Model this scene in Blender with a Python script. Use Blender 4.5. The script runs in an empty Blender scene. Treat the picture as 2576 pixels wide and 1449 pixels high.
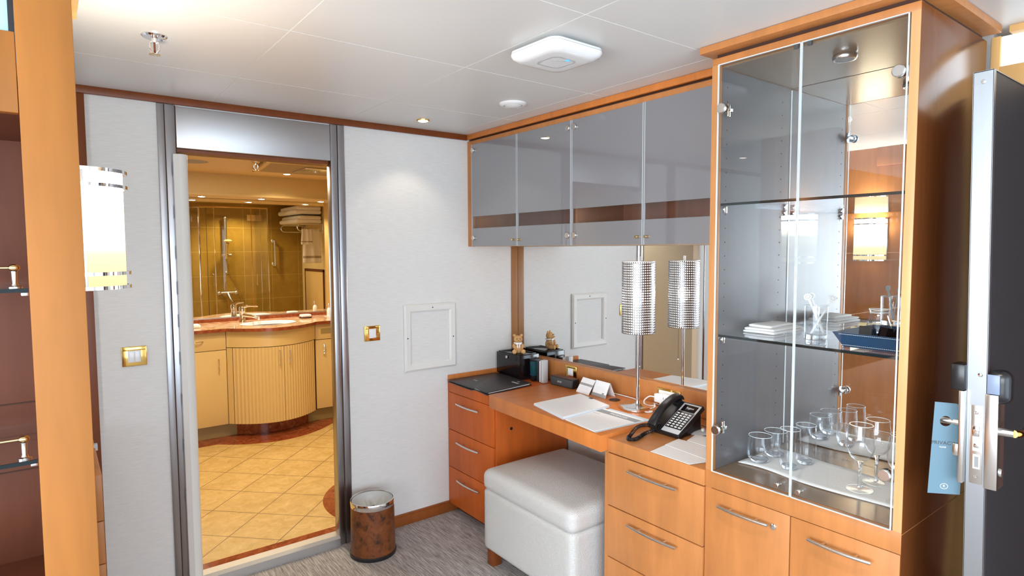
import bpy, bmesh, math, random
from mathutils import Vector, Matrix
random.seed(7)
PI = math.pi
S = bpy.context.scene
COL = S.collection

# ---------------------------------------------------------------- camera, world, lights, exposure
F_PX, CAM, YAW, PITCH, ROLL = 1530.41, Vector((-2.24988, -2.90187, 1.48751)), -0.651021, -0.064921, -0.0042615
fw = Vector((math.cos(PITCH) * -math.sin(YAW), math.cos(PITCH) * math.cos(YAW), math.sin(PITCH)))
rt = Vector((math.cos(YAW), math.sin(YAW), 0)); up = rt.cross(fw)
r2 = rt * math.cos(ROLL) + up * math.sin(ROLL); u2 = -rt * math.sin(ROLL) + up * math.cos(ROLL)
cam_d = bpy.data.cameras.new('camera'); cam = bpy.data.objects.new('camera', cam_d); COL.objects.link(cam)
cam_d.sensor_width = 36; cam_d.lens = 36 * F_PX / 2576; cam_d.clip_start = 0.02
cam.matrix_world = Matrix(((r2.x, u2.x, -fw.x, CAM.x), (r2.y, u2.y, -fw.y, CAM.y), (r2.z, u2.z, -fw.z, CAM.z), (0, 0, 0, 1)))
S.camera = cam
S.view_settings.view_transform = 'Standard'; S.view_settings.look = 'None'
S.view_settings.gamma = 1; S.view_settings.use_curve_mapping = False
S.view_settings.exposure = 0.52
S.cycles.transparent_max_bounces = 40; S.cycles.max_bounces = 14
W = bpy.data.worlds.new('sky'); S.world = W; W.use_nodes = True
bg = W.node_tree.nodes['Background']; bg.inputs[0].default_value = (0.62, 0.80, 1.0, 1); bg.inputs[1].default_value = 3.0

def light(name, kind, loc, energy, color, rot=(0, 0, 0), **kw):
    d = bpy.data.lights.new(name, kind); d.energy = energy; d.color = color
    for k, v in kw.items(): setattr(d, k, v)
    o = bpy.data.objects.new(name, d); COL.objects.link(o); o.location = loc; o.rotation_euler = rot
    return o
# daylight through the balcony doors behind the camera (rear wall) and a window in the left wall
light('daylight_rear', 'AREA', (-2.35, -5.38, 1.12), 30, (0.90, 0.95, 1.0), (PI / 2, 0, 0), shape='RECTANGLE', size=3.6, size_y=1.8)
light('daylight_left', 'AREA', (-4.97, -3.2, 1.28), 100, (0.94, 0.97, 1.0), (PI / 2, 0, -PI / 2), shape='RECTANGLE', size=3.2, size_y=1.4)

# ---------------------------------------------------------------- materials
M = {}
def N(nt, t, **kw):
    n = nt.nodes.new(t)
    for k, v in kw.items(): setattr(n, k, v)
    return n
def base(name, col, rough=0.5, metal=0.0, spec=0.5, **kw):
    m = bpy.data.materials.new(name); m.use_nodes = True
    b = m.node_tree.nodes['Principled BSDF']
    b.inputs['Base Color'].default_value = (*col, 1); b.inputs['Roughness'].default_value = rough
    b.inputs['Metallic'].default_value = metal; b.inputs['Specular IOR Level'].default_value = spec
    for k, v in kw.items(): b.inputs[k].default_value = v
    M[name] = m
    return m, m.node_tree, b
def tex(nt, kind='Object', scale=(1, 1, 1), rot=(0, 0, 0)):
    tc = N(nt, 'ShaderNodeTexCoord'); mp = N(nt, 'ShaderNodeMapping')
    nt.links.new(tc.outputs[kind], mp.inputs[0]); mp.inputs['Scale'].default_value = scale; mp.inputs['Rotation'].default_value = rot
    return mp.outputs[0]
def noise(nt, vec, scale, detail=4, rough=0.55, dist=0.0):
    n = N(nt, 'ShaderNodeTexNoise'); nt.links.new(vec, n.inputs['Vector'])
    n.inputs['Scale'].default_value = scale; n.inputs['Detail'].default_value = detail; n.inputs['Roughness'].default_value = rough
    n.inputs['Distortion'].default_value = dist
    return n.outputs['Fac']
def ramp(nt, fac, stops):
    r = N(nt, 'ShaderNodeValToRGB'); nt.links.new(fac, r.inputs[0]); e = r.color_ramp.elements
    while len(e) < len(stops): e.new(0.5)
    for i, (p, c) in enumerate(stops):
        e[i].position = p; e[i].color = (*c, 1)
    return r.outputs[0]
def bump(nt, b, h, strength, dist=0.002):
    n = N(nt, 'ShaderNodeBump'); n.inputs['Strength'].default_value = strength; n.inputs['Distance'].default_value = dist
    nt.links.new(h, n.inputs['Height']); nt.links.new(n.outputs[0], b.inputs['Normal'])
def mul(c, k): return tuple(min(1, v * k) for v in c)
def wood(name, c, rough=0.38, var=0.16, sc=(9, 9, 1.2), coat=0.06):
    m, nt, b = base(name, c, rough, 0.0, 0.3)
    b.inputs['Coat Weight'].default_value = coat; b.inputs['Coat Roughness'].default_value = 0.2
    v = tex(nt, 'Object', sc)
    f = noise(nt, v, 2.2, 5, 0.6, 0.4)
    g = noise(nt, tex(nt, 'Object', (2.5, 2.5, 2.5)), 1.6, 3, 0.5)
    mx = N(nt, 'ShaderNodeMath', operation='MULTIPLY_ADD'); nt.links.new(g, mx.inputs[0]); mx.inputs[1].default_value = 0.55
    nt.links.new(f, mx.inputs[2])
    nt.links.new(ramp(nt, mx.outputs[0], [(0.45, mul(c, 1 - var)), (0.95, mul(c, 1 + var))]), b.inputs['Base Color'])
    return m
wood('cherry_wood', (0.49, 0.195, 0.060))
wood('low_light_cherry', (0.50, 0.105, 0.014), 0.45, coat=0.0)  # cherry reddened for the dim warm light on the left pedestal
wood('skirting_wood', (0.27, 0.075, 0.015), 0.4)
wood('partition_wood', (0.37, 0.140, 0.028), 0.5, 0.10, coat=0.0)
wood('shaded_dark_wood', (0.17, 0.052, 0.014), 0.22, coat=0.5)  # cherry darkened for the cabinet side's shade; the entry door's inner skin shares it
wood('warm_cast_cherry', (0.55, 0.178, 0.040), sc=(9, 9, 1.2), rough=0.38, coat=0.03)  # cherry with the warm light cast over the desk put into its colour
wood('cherry_trim', (0.185, 0.046, 0.010), 0.35)
wood('corner_trim', (0.33, 0.145, 0.050), 0.4)
wood('inner_brown', (0.30, 0.125, 0.075), 0.4)
wood('pale_cherry', (0.56, 0.25, 0.088), 0.45, 0.12, coat=0.1)
wood('brown_veneer', (0.125, 0.040, 0.019), 0.5, 0.15, coat=0.0)
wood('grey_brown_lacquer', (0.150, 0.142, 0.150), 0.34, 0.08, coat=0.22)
wood('glow_gold_lacquer', (0.24, 0.155, 0.085), 0.28, 0.03, sc=(1, 1, 1), coat=0.6)  # golden reflection inside the display cabinet put into the base colour
wood('gold_maple', (0.72, 0.42, 0.16), 0.4, 0.08)
wood('reflection_stile', (0.64, 0.36, 0.155), 0.4, 0.08)  # right stile paled to carry the light reflecting off it
m, nt, b = base('wallpaper', (0.74, 0.73, 0.70), 0.62)
f = noise(nt, tex(nt, 'Object', (6, 6, 160)), 3.0, 4, 0.6)
nt.links.new(ramp(nt, f, [(0.35, (0.70, 0.69, 0.66)), (0.65, (0.78, 0.77, 0.745))]), b.inputs['Base Color']); bump(nt, b, f, 0.35, 0.0015)
base('ceiling_panel', (0.76, 0.755, 0.73), 0.34)
base('ceiling_joint', (0.88, 0.88, 0.86), 0.4)
base('white_plastic', (0.82, 0.82, 0.81), 0.3)
base('white_paint', (0.76, 0.75, 0.71), 0.4)
base('greige_leaf_tone', (0.40, 0.39, 0.37), 0.5)
base('white_gloss', (0.85, 0.86, 0.86), 0.15)
m, nt, b = base('carpet', (0.3, 0.28, 0.27), 0.95, spec=0.1)
f = noise(nt, tex(nt, 'Object', (170, 7, 1)), 1.3, 5, 0.75)
g = noise(nt, tex(nt, 'Object', (1, 1, 1)), 420, 2, 0.6)
mx = N(nt, 'ShaderNodeMath', operation='MULTIPLY_ADD'); nt.links.new(g, mx.inputs[0]); mx.inputs[1].default_value = 0.22; nt.links.new(f, mx.inputs[2])
nt.links.new(ramp(nt, mx.outputs[0], [(0.44, (0.15, 0.13, 0.12)), (0.60, (0.37, 0.34, 0.325)), (0.76, (0.66, 0.625, 0.60))]), b.inputs['Base Color']); bump(nt, b, mx.outputs[0], 0.8, 0.004)
def brushed(name, c, rough, sc=(120, 120, 2)):
    m, nt, b = base(name, c, rough, 1.0)
    f = noise(nt, tex(nt, 'Object', sc), 3, 3, 0.6); bump(nt, b, f, 0.08, 0.0006)
brushed('brushed_steel', (0.44, 0.44, 0.46), 0.28)
brushed('satin_steel', (0.52, 0.515, 0.51), 0.42, (3, 3, 60))
brushed('door_edge_metal', (0.40, 0.43, 0.46), 0.35, (3, 3, 10))
base('chrome', (0.82, 0.82, 0.83), 0.08, 1.0)
base('nickel', (0.70, 0.685, 0.66), 0.24, 1.0)
base('polished_gold', (0.83, 0.55, 0.16), 0.12, 1.0)
base('antique_brass', (0.62, 0.46, 0.24), 0.25, 1.0)
base('black_plastic', (0.012, 0.012, 0.014), 0.28)
base('black_lacquer', (0.008, 0.005, 0.006), 0.14)
m, nt, b = base('black_leather', (0.035, 0.030, 0.032), 0.42)
bump(nt, b, noise(nt, tex(nt, 'Object'), 900, 2), 0.25, 0.0008)
base('dark_grey', (0.06, 0.06, 0.065), 0.5)
base('grey_plastic', (0.30, 0.31, 0.32), 0.4)
base('reader_blue', (0.22, 0.28, 0.40), 0.35)
base('silver_plastic', (0.55, 0.56, 0.57), 0.35)
base('ink_grey', (0.33, 0.35, 0.37), 0.6)
base('faint_ink', (0.76, 0.77, 0.79), 0.7)
base('paper', (0.93, 0.94, 0.95), 0.6)
base('paper_edge', (0.60, 0.70, 0.78), 0.7)
base('card_grey', (0.36, 0.36, 0.35), 0.5)
base('teal_cover', (0.012, 0.075, 0.095), 0.25)
m, nt, b = base('blue_leather', (0.012, 0.055, 0.13), 0.42)
bump(nt, b, noise(nt, tex(nt, 'Object'), 700, 2), 0.2, 0.0008)
base('tag_blue', (0.115, 0.205, 0.265), 0.5)
m, nt, b = base('cloth_white', (0.93, 0.94, 0.95), 0.9, spec=0.15)
bump(nt, b, noise(nt, tex(nt, 'Object', (1, 1, 1)), 260, 3), 0.6, 0.002)
m, nt, b = base('terry_towel', (0.94, 0.93, 0.90), 0.95, spec=0.1)
bump(nt, b, noise(nt, tex(nt, 'Object'), 350, 3), 0.9, 0.004)
base('towel_band', (0.42, 0.36, 0.28), 0.9)
m, nt, b = base('bin_liner', (0.60, 0.60, 0.585), 0.3); b.inputs['Alpha'].default_value = 1
m, nt, b = base('teddy_fur', (0.72, 0.40, 0.17), 0.95, spec=0.1)
f = noise(nt, tex(nt, 'Object'), 260, 4, 0.7); nt.links.new(ramp(nt, f, [(0.3, (0.50, 0.25, 0.09)), (0.7, (0.86, 0.54, 0.26))]), b.inputs['Base Color']); bump(nt, b, f, 0.8, 0.003)
m, nt, b = base('ottoman_leather', (0.58, 0.57, 0.55), 0.42, spec=0.5)
vo = N(nt, 'ShaderNodeTexVoronoi'); nt.links.new(tex(nt, 'Object'), vo.inputs['Vector']); vo.inputs['Scale'].default_value = 290
bump(nt, b, vo.outputs['Distance'], 0.6, 0.0032)
m, nt, b = base('bin_leatherette', (0.17, 0.048, 0.012), 0.35)
f = noise(nt, tex(nt, 'Object'), 26, 7, 0.75, 0.6)
nt.links.new(ramp(nt, f, [(0.36, (0.03, 0.010, 0.004)), (0.47, (0.15, 0.042, 0.010)), (0.7, (0.24, 0.070, 0.017))]), b.inputs['Base Color'])
m, nt, b = base('red_marble', (0.26, 0.06, 0.022), 0.14)
f = noise(nt, tex(nt, 'Object'), 14, 8, 0.75, 1.4)
nt.links.new(ramp(nt, f, [(0.30, (0.13, 0.020, 0.006)), (0.52, (0.30, 0.070, 0.024)), (0.60, (0.34, 0.09, 0.03)), (0.74, (0.62, 0.34, 0.20))]), b.inputs['Base Color'])
m, nt, b = base('beige_marble', (0.62, 0.42, 0.24), 0.10)
f = noise(nt, tex(nt, 'Object'), 10, 8, 0.7, 1.0)
nt.links.new(ramp(nt, f, [(0.35, (0.50, 0.24, 0.11)), (0.65, (0.78, 0.60, 0.40))]), b.inputs['Base Color'])
base('cream_laminate', (0.70, 0.48, 0.19), 0.35)
base('lamplit_cream_wall', (0.66, 0.46, 0.165), 0.5)  # lamp yellow mixed into the bathroom's wall, laminate and ceiling colours
base('bath_ceiling_paint', (0.72, 0.52, 0.23), 0.45)
base('plinth_tan', (0.36, 0.25, 0.09), 0.5)
base('porcelain', (0.88, 0.90, 0.92), 0.08)
base('seam_dark', (0.05, 0.018, 0.008), 0.7)
base('pale_blue_panel', (0.42, 0.66, 0.80), 0.3)
base('door_grey', (0.030, 0.028, 0.030), 0.45, 0.0, 0.3)
base('white_glass_panel', (0.86, 0.90, 0.92), 0.2, **{'Emission Color': (0.9, 0.97, 1, 1), 'Emission Strength': 0.75})  # panel's own glow stands in for light coming from behind it
# bathroom floor tiles laid diagonally
m, nt, b = base('bath_floor_tile', (0.66, 0.48, 0.22), 0.35)
geo = N(nt, 'ShaderNodeNewGeometry'); sep = N(nt, 'ShaderNodeSeparateXYZ'); nt.links.new(geo.outputs['Position'], sep.inputs[0])
def mth(op, a, c):
    n = N(nt, 'ShaderNodeMath', operation=op)
    for i, v in enumerate((a, c)):
        if isinstance(v, (int, float)): n.inputs[i].default_value = v
        else: nt.links.new(v, n.inputs[i])
    return n.outputs[0]
def grid(expr, off):
    q = mth('DIVIDE', mth('SUBTRACT', expr, off), 0.39); fr = mth('FRACT', q, 0)
    return mth('GREATER_THAN', mth('ABSOLUTE', mth('SUBTRACT', fr, 0.5), 0), 0.4915)
ln = mth('MAXIMUM', grid(mth('ADD', sep.outputs[0], sep.outputs[1]), -0.04), grid(mth('SUBTRACT', sep.outputs[1], sep.outputs[0]), 2.725))
f = noise(nt, geo.outputs['Position'], 16, 7, 0.7, 0.8)
cr = ramp(nt, f, [(0.3, (0.50, 0.31, 0.085)), (0.7, (0.72, 0.50, 0.205))])
mxc = N(nt, 'ShaderNodeMix', data_type='RGBA'); nt.links.new(ln, mxc.inputs[0]); nt.links.new(cr, mxc.inputs[6]); mxc.inputs[7].default_value = (0.16, 0.09, 0.04, 1)
nt.links.new(mxc.outputs[2], b.inputs['Base Color']); bump(nt, b, f, 0.5, 0.004)
def walltile(name, c1, c2, grout, ax):
    m, nt, b = base(name, c1, 0.3)
    geo = N(nt, 'ShaderNodeNewGeometry'); sp = N(nt, 'ShaderNodeSeparateXYZ'); cb = N(nt, 'ShaderNodeCombineXYZ')
    nt.links.new(geo.outputs['Position'], sp.inputs[0]); nt.links.new(sp.outputs[ax], cb.inputs[0]); nt.links.new(sp.outputs[2], cb.inputs[1])
    br = N(nt, 'ShaderNodeTexBrick'); nt.links.new(cb.outputs[0], br.inputs[0]); br.offset = 0
    br.inputs['Scale'].default_value = 1; br.inputs['Brick Width'].default_value = 0.33; br.inputs['Row Height'].default_value = 0.292
    br.inputs['Mortar Size'].default_value = 0.0022; br.inputs['Mortar'].default_value = (*grout, 1)
    fq = noise(nt, geo.outputs['Position'], 9, 6, 0.7)
    rp = ramp(nt, fq, [(0.3, c1), (0.7, c2)])
    nt.links.new(rp, br.inputs['Color1']); nt.links.new(rp, br.inputs['Color2']); nt.links.new(br.outputs[0], b.inputs['Base Color'])
walltile('shower_tile', (0.27, 0.155, 0.018), (0.36, 0.215, 0.030), (0.50, 0.36, 0.10), 0)
walltile('bath_side_tile', (0.72, 0.54, 0.24), (0.80, 0.63, 0.32), (0.52, 0.37, 0.14), 1)
# glass as thin clear panes: transparent with a fresnel reflection
def pane(name, tint, ior=0.04, rough=0.0, extra=0.0, power=4.0, gain=0.85):
    m = bpy.data.materials.new(name); m.use_nodes = True; nt = m.node_tree; nt.nodes.clear()
    o = N(nt, 'ShaderNodeOutputMaterial'); mx = N(nt, 'ShaderNodeMixShader'); t = N(nt, 'ShaderNodeBsdfTransparent'); g = N(nt, 'ShaderNodeBsdfGlossy')
    lw = N(nt, 'ShaderNodeLayerWeight'); lw.inputs[0].default_value = 0.5
    pw = N(nt, 'ShaderNodeMath', operation='POWER'); nt.links.new(lw.outputs['Facing'], pw.inputs[0]); pw.inputs[1].default_value = power
    fr = N(nt, 'ShaderNodeMath', operation='MULTIPLY_ADD'); nt.links.new(pw.outputs[0], fr.inputs[0]); fr.inputs[1].default_value = gain; fr.inputs[2].default_value = ior
    ad = N(nt, 'ShaderNodeMath', operation='ADD'); ad.use_clamp = True; nt.links.new(fr.outputs[0], ad.inputs[0]); ad.inputs[1].default_value = extra
    t.inputs[0].default_value = (*tint, 1); g.inputs[0].default_value = (0.95, 0.97, 1, 1); g.inputs['Roughness'].default_value = rough
    nt.links.new(ad.outputs[0], mx.inputs[0]); nt.links.new(t.outputs[0], mx.inputs[1]); nt.links.new(g.outputs[0], mx.inputs[2]); nt.links.new(mx.outputs[0], o.inputs[0])
    M[name] = m
pane('clear_pane', (0.975, 0.985, 0.985), 0.028)
pane('shower_pane', (0.96, 0.97, 0.95), 0.04)
pane('drink_glass', (0.985, 0.99, 0.995), 0.045, 0.0, 0.0, 4.2)
pane('foot_glass', (0.985, 0.99, 0.995), 0.010, 0.0, 0.0, 5.0, 0.35)
base('pale_edge', (0.42, 0.44, 0.46), 0.25)
base('glass_edge', (0.80, 0.90, 0.93), 0.1)
base('glass_edge_dark', (0.006, 0.012, 0.013), 0.4, 0.0, 0.2)
m, nt, b = base('solid_glass', (0.93, 0.97, 1.0), 0.02); b.inputs['Transmission Weight'].default_value = 1.0; b.inputs['IOR'].default_value = 1.45
# frosted cabinet glass with one clear band
m = bpy.data.materials.new('frosted_glass'); m.use_nodes = True; nt = m.node_tree; b = nt.nodes['Principled BSDF']; M['frosted_glass'] = m
b.inputs['Base Color'].default_value = (0.205, 0.204, 0.218, 1); b.inputs['Roughness'].default_value = 0.35
b.inputs['Coat Weight'].default_value = 1.0; b.inputs['Coat Roughness'].default_value = 0.02; b.inputs['Coat IOR'].default_value = 1.85
geo = N(nt, 'ShaderNodeNewGeometry'); sp = N(nt, 'ShaderNodeSeparateXYZ'); nt.links.new(geo.outputs['Position'], sp.inputs[0])
def mth2(op, a, c):
    n = N(nt, 'ShaderNodeMath', operation=op)
    for i, v in enumerate((a, c)):
        if isinstance(v, (int, float)): n.inputs[i].default_value = v
        else: nt.links.new(v, n.inputs[i])
    return n.outputs[0]
band = mth2('MULTIPLY', mth2('GREATER_THAN', sp.outputs[2], 1.600), mth2('LESS_THAN', sp.outputs[2], 1.665))
tr = N(nt, 'ShaderNodeBsdfTransparent'); gl = N(nt, 'ShaderNodeBsdfGlossy'); gl.inputs['Roughness'].default_value = 0
fr = N(nt, 'ShaderNodeValue'); fr.outputs[0].default_value = 0.06
m1 = N(nt, 'ShaderNodeMixShader'); nt.links.new(fr.outputs[0], m1.inputs[0]); nt.links.new(tr.outputs[0], m1.inputs[1]); nt.links.new(gl.outputs[0], m1.inputs[2])
m2 = N(nt, 'ShaderNodeMixShader'); nt.links.new(band, m2.inputs[0]); nt.links.new(b.outputs[0], m2.inputs[1]); nt.links.new(m1.outputs[0], m2.inputs[2])
nt.links.new(m2.outputs[0], nt.nodes['Material Output'].inputs[0])
base('shade_metal', (0.34, 0.34, 0.35), 0.22, 1.0)
base('mirror_silver', (0.90, 0.91, 0.91), 0.0, 1.0)
base('bath_mirror_silver', (0.90, 0.88, 0.82), 0.0, 1.0)
def emit(name, col, s):
    m = bpy.data.materials.new(name); m.use_nodes = True; nt = m.node_tree; nt.nodes.clear()
    o = N(nt, 'ShaderNodeOutputMaterial'); e = N(nt, 'ShaderNodeEmission'); e.inputs[0].default_value = (*col, 1); e.inputs[1].default_value = s
    nt.links.new(e.outputs[0], o.inputs[0]); M[name] = m; return nt, e
emit('lamp_glow', (1, 0.93, 0.82), 9)
emit('bath_lamp_glow', (1, 0.90, 0.70), 7)
emit('bulb_glow', (1, 0.97, 0.92), 45)
m = bpy.data.materials.new('lamp_liner'); m.use_nodes = True; nt = m.node_tree; nt.nodes.clear(); M['lamp_liner'] = m
o = N(nt, 'ShaderNodeOutputMaterial'); mx = N(nt, 'ShaderNodeMixShader'); t = N(nt, 'ShaderNodeBsdfTransparent'); e = N(nt, 'ShaderNodeEmission'); e.inputs[0].default_value = (1, 0.98, 0.95, 1); e.inputs[1].default_value = 1.7
mx.inputs[0].default_value = 0.42; nt.links.new(t.outputs[0], mx.inputs[1]); nt.links.new(e.outputs[0], mx.inputs[2]); nt.links.new(mx.outputs[0], o.inputs[0])
emit('blue_led', (0.1, 0.45, 1.0), 1.2)
nt, e = emit('sconce_glow', (1, 0.9, 0.7), 2)
geo = N(nt, 'ShaderNodeNewGeometry'); sp = N(nt, 'ShaderNodeSeparateXYZ'); nt.links.new(geo.outputs['Position'], sp.inputs[0])
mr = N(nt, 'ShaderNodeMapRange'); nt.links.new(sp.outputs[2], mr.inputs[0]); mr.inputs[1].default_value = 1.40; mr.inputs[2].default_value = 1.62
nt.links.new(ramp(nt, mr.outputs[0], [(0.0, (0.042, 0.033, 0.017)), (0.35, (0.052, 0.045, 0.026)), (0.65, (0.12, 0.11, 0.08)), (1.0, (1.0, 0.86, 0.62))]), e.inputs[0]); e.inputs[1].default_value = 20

# ---------------------------------------------------------------- mesh building
class MB:
    def __init__(s): s.bm = bmesh.new(); s.mi = 0
    def _done(s):
        for f in s.bm.faces:
            if not f.tag: f.tag = True; f.material_index = s.mi
        return s
    def m(s, i): s.mi = i; return s
    def box(s, x0, x1, y0, y1, z0, z1, bev=0, seg=2, mat=None):
        x0, x1 = sorted((x0, x1)); y0, y1 = sorted((y0, y1)); z0, z1 = sorted((z0, z1))
        v = [s.bm.verts.new((x, y, z)) for x in (x0, x1) for y in (y0, y1) for z in (z0, z1)]
        if mat is not None:
            for q in v: q.co = mat @ q.co
        fs = [s.bm.faces.new([v[i] for i in q]) for q in ((0, 1, 3, 2), (4, 6, 7, 5), (0, 4, 5, 1), (2, 3, 7, 6), (0, 2, 6, 4), (1, 5, 7, 3))]
        if bev:
            es = {e for f in fs for e in f.edges}
            bmesh.ops.bevel(s.bm, geom=list(es), offset=bev, segments=seg, affect='EDGES', profile=0.5)
        return s._done()
    def rings(s, rings, close=True, cap0=True, cap1=True):
        R = [[s.bm.verts.new(p) for p in r] for r in rings]
        n = len(R[0])
        for a, b_ in zip(R, R[1:]):
            for i in range(n if close else n - 1):
                j = (i + 1) % n
                try: s.bm.faces.new((a[i], a[j], b_[j], b_[i]))
                except ValueError: pass
        if close and cap0: s.bm.faces.new(R[0][::-1])
        if close and cap1: s.bm.faces.new(R[-1])
        return s._done()
    def tube(s, pts, r, n=10, cap=True, closed=False):
        P = [Vector(p) for p in pts]; rs = r if isinstance(r, (list, tuple)) else [r] * len(P)
        rings = []; prev = None
        for i, p in enumerate(P):
            if closed: t = (P[(i + 1) % len(P)] - P[i - 1])
            else: t = (P[min(i + 1, len(P) - 1)] - P[max(i - 1, 0)])
            t.normalize()
            if prev is None:
                a = Vector((0, 0, 1)) if abs(t.z) < 0.9 else Vector((1, 0, 0)); u = t.cross(a).normalized()
            else: u = (prev - t * prev.dot(t)).normalized()
            prev = u; w = t.cross(u)
            rings.append([p + (u * math.cos(2 * PI * k / n) + w * math.sin(2 * PI * k / n)) * rs[i] for k in range(n)])
        if closed: rings.append([q.copy() for q in rings[0]]); return s.rings(rings, True, False, False)
        return s.rings(rings, True, cap, cap)
    def cyl(s, a, b_, r, n=24, r1=None):
        return s.tube([a, b_], [r, r if r1 is None else r1], n)
    def lathe(s, prof, c=(0, 0, 0), n=32, sx=1, sy=1, axis='Z', cap=True):
        rings = []
        for r, h in prof:
            ring = []
            for k in range(n):
                a = 2 * PI * k / n; u, w = r * sx * math.cos(a), r * sy * math.sin(a)
                if axis == 'Z': p = (c[0] + u, c[1] + w, c[2] + h)
                elif axis == 'X': p = (c[0] + h, c[1] + u, c[2] + w)
                else: p = (c[0] + u, c[1] + h, c[2] + w)
                ring.append(p)
            rings.append(ring)
        return s.rings(rings, True, cap, cap)
    def prism(s, pts, a, b_, axis='Z', bev=0):
        def P(u, w, h): return {'Z': (u, w, h), 'Y': (u, h, w), 'X': (h, u, w)}[axis]
        n0 = len(s.bm.verts)
        A = [s.bm.verts.new(P(u, w, a)) for u, w in pts]; B = [s.bm.verts.new(P(u, w, b_)) for u, w in pts]
        fs = [s.bm.faces.new(A[::-1]), s.bm.faces.new(B)]
        n = len(pts)
        for i in range(n): fs.append(s.bm.faces.new((A[i], A[(i + 1) % n], B[(i + 1) % n], B[i])))
        if bev: bmesh.ops.bevel(s.bm, geom=list({e for f in fs for e in f.edges}), offset=bev, segments=2, affect='EDGES', profile=0.5)
        return s._done()
    def sheet(s, quad, z0, z1):           # a quadrilateral slab from four plan corners
        return s.prism([(q[0], q[1]) for q in quad], z0, z1)
    def ball(s, c, r, sc=(1, 1, 1), seg=20, rg=12, mat=None):
        mt = (mat or Matrix()) @ Matrix.Translation(c) @ Matrix.Diagonal((*sc, 1))
        bmesh.ops.create_uvsphere(s.bm, u_segments=seg, v_segments=rg, radius=r, matrix=mt)
        return s._done()
    def puff(s, x0, x1, y0, y1, z0, z1, r, crown=0.0, n=14, wav=0.0):
        c = Vector(((x0 + x1) / 2, (y0 + y1) / 2, (z0 + z1) / 2)); h = Vector(((x1 - x0) / 2, (y1 - y0) / 2, (z1 - z0) / 2))
        t = bmesh.new(); bmesh.ops.create_cube(t, size=2); bmesh.ops.subdivide_edges(t, edges=t.edges[:], cuts=n, use_grid_fill=True)
        mp = {}
        for v in t.verts:
            q = Vector([math.copysign(abs(v.co[i]) ** 0.6, v.co[i]) * h[i] for i in range(3)])
            inner = Vector([max(-h[i] + r, min(h[i] - r, q[i])) for i in range(3)])
            d = q - inner
            if d.length > 1e-9: q = inner + d.normalized() * r
            k = (1 - (q.x / h.x) ** 2) * (1 - (q.y / h.y) ** 2)
            if q.z > 0: q.z += crown * max(0, k)
            if wav: q.z += wav * math.sin(q.x * 40 + c.z * 90) * math.cos(q.y * 33 + c.z * 70)
            mp[v.index] = s.bm.verts.new(c + q)
        for f in t.faces: s.bm.faces.new([mp[v.index] for v in f.verts])
        t.free(); return s._done()
    def xf(s, mat):
        bmesh.ops.transform(s.bm, matrix=mat, verts=s.bm.verts[:]); return s
    def build(s, name, mat, parent=None, smooth=35, **props):
        bmesh.ops.recalc_face_normals(s.bm, faces=s.bm.faces[:])
        me = bpy.data.meshes.new(name); s.bm.to_mesh(me); s.bm.free()
        for q in (mat if isinstance(mat, (list, tuple)) else [mat]): me.materials.append(M[q])
        o = bpy.data.objects.new(name, me); COL.objects.link(o)
        if parent is not None:
            o.parent = parent; r = parent
            while r.parent is not None: r = r.parent
            me.transform(Matrix.Translation(-r.location))
        else:
            xs = [v.co for v in me.vertices]
            c = Vector(((min(v.x for v in xs) + max(v.x for v in xs)) / 2, (min(v.y for v in xs) + max(v.y for v in xs)) / 2, min(v.z for v in xs)))
            me.transform(Matrix.Translation(-c)); o.location = c
        if smooth:
            for p in me.polygons: p.use_smooth = True
            me.set_sharp_from_angle(angle=math.radians(smooth))
        for k, v in props.items(): o[k] = v
        return o
def thing(name, loc, label, cat, group=None, kind=None):
    o = bpy.data.objects.new(name, None); COL.objects.link(o); o.location = loc; o.empty_display_size = 0.05
    if kind: o['kind'] = kind
    else: o['label'] = label; o['category'] = cat
    if group: o['group'] = group
    return o
def tag(o, label, cat, group=None):
    o['label'] = label; o['category'] = cat
    if group: o['group'] = group
    return o
def dup(o, delta, label=None, parent=None):
    c = o.copy(); COL.objects.link(c)
    if parent is None: c.location = o.location + Vector(delta)
    else: c.parent = parent
    if label: c['label'] = label
    for ch in list(o.children): dup(ch, (0, 0, 0), None, c)
    return c
def mat4(o, x, y, z):
    return Matrix(((x[0], y[0], z[0], o[0]), (x[1], y[1], z[1], o[1]), (x[2], y[2], z[2], o[2]), (0, 0, 0, 1)))
def lettering(txt, size, org, x, y, mat, parent, name='lettering', align='CENTER', ex=0.0002, shear=0.0):
    x = Vector(x).normalized(); y = Vector(y).normalized(); z = x.cross(y)
    cu = bpy.data.curves.new(name, 'FONT'); cu.body = txt; cu.size = size; cu.extrude = ex; cu.align_x = align; cu.align_y = 'CENTER'; cu.shear = shear
    t = bpy.data.objects.new('t', cu); COL.objects.link(t)
    dg = bpy.context.evaluated_depsgraph_get(); me = bpy.data.meshes.new_from_object(t.evaluated_get(dg))
    bpy.data.objects.remove(t); me.name = name
    me.transform(mat4(org, x, y, z)); me.materials.clear(); me.materials.append(M[mat])
    o = bpy.data.objects.new(name, me); COL.objects.link(o); o.parent = parent
    r = parent
    while r.parent is not None: r = r.parent
    me.transform(Matrix.Translation(-r.location))
    return o
def struct(mb, name, mat, **k):
    return mb.build(name, mat, None, kind='structure', **k)
def arc(c, r, a0, a1, n): return [(c[0] + r * math.cos(a0 + (a1 - a0) * i / n), c[1] + r * math.sin(a0 + (a1 - a0) * i / n)) for i in range(n + 1)]

# ================================================================ SETTING
struct(MB().box(-5.1, 0.12, -5.6, 0.04, -0.06, 0.0), 'floor', 'carpet')
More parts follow.
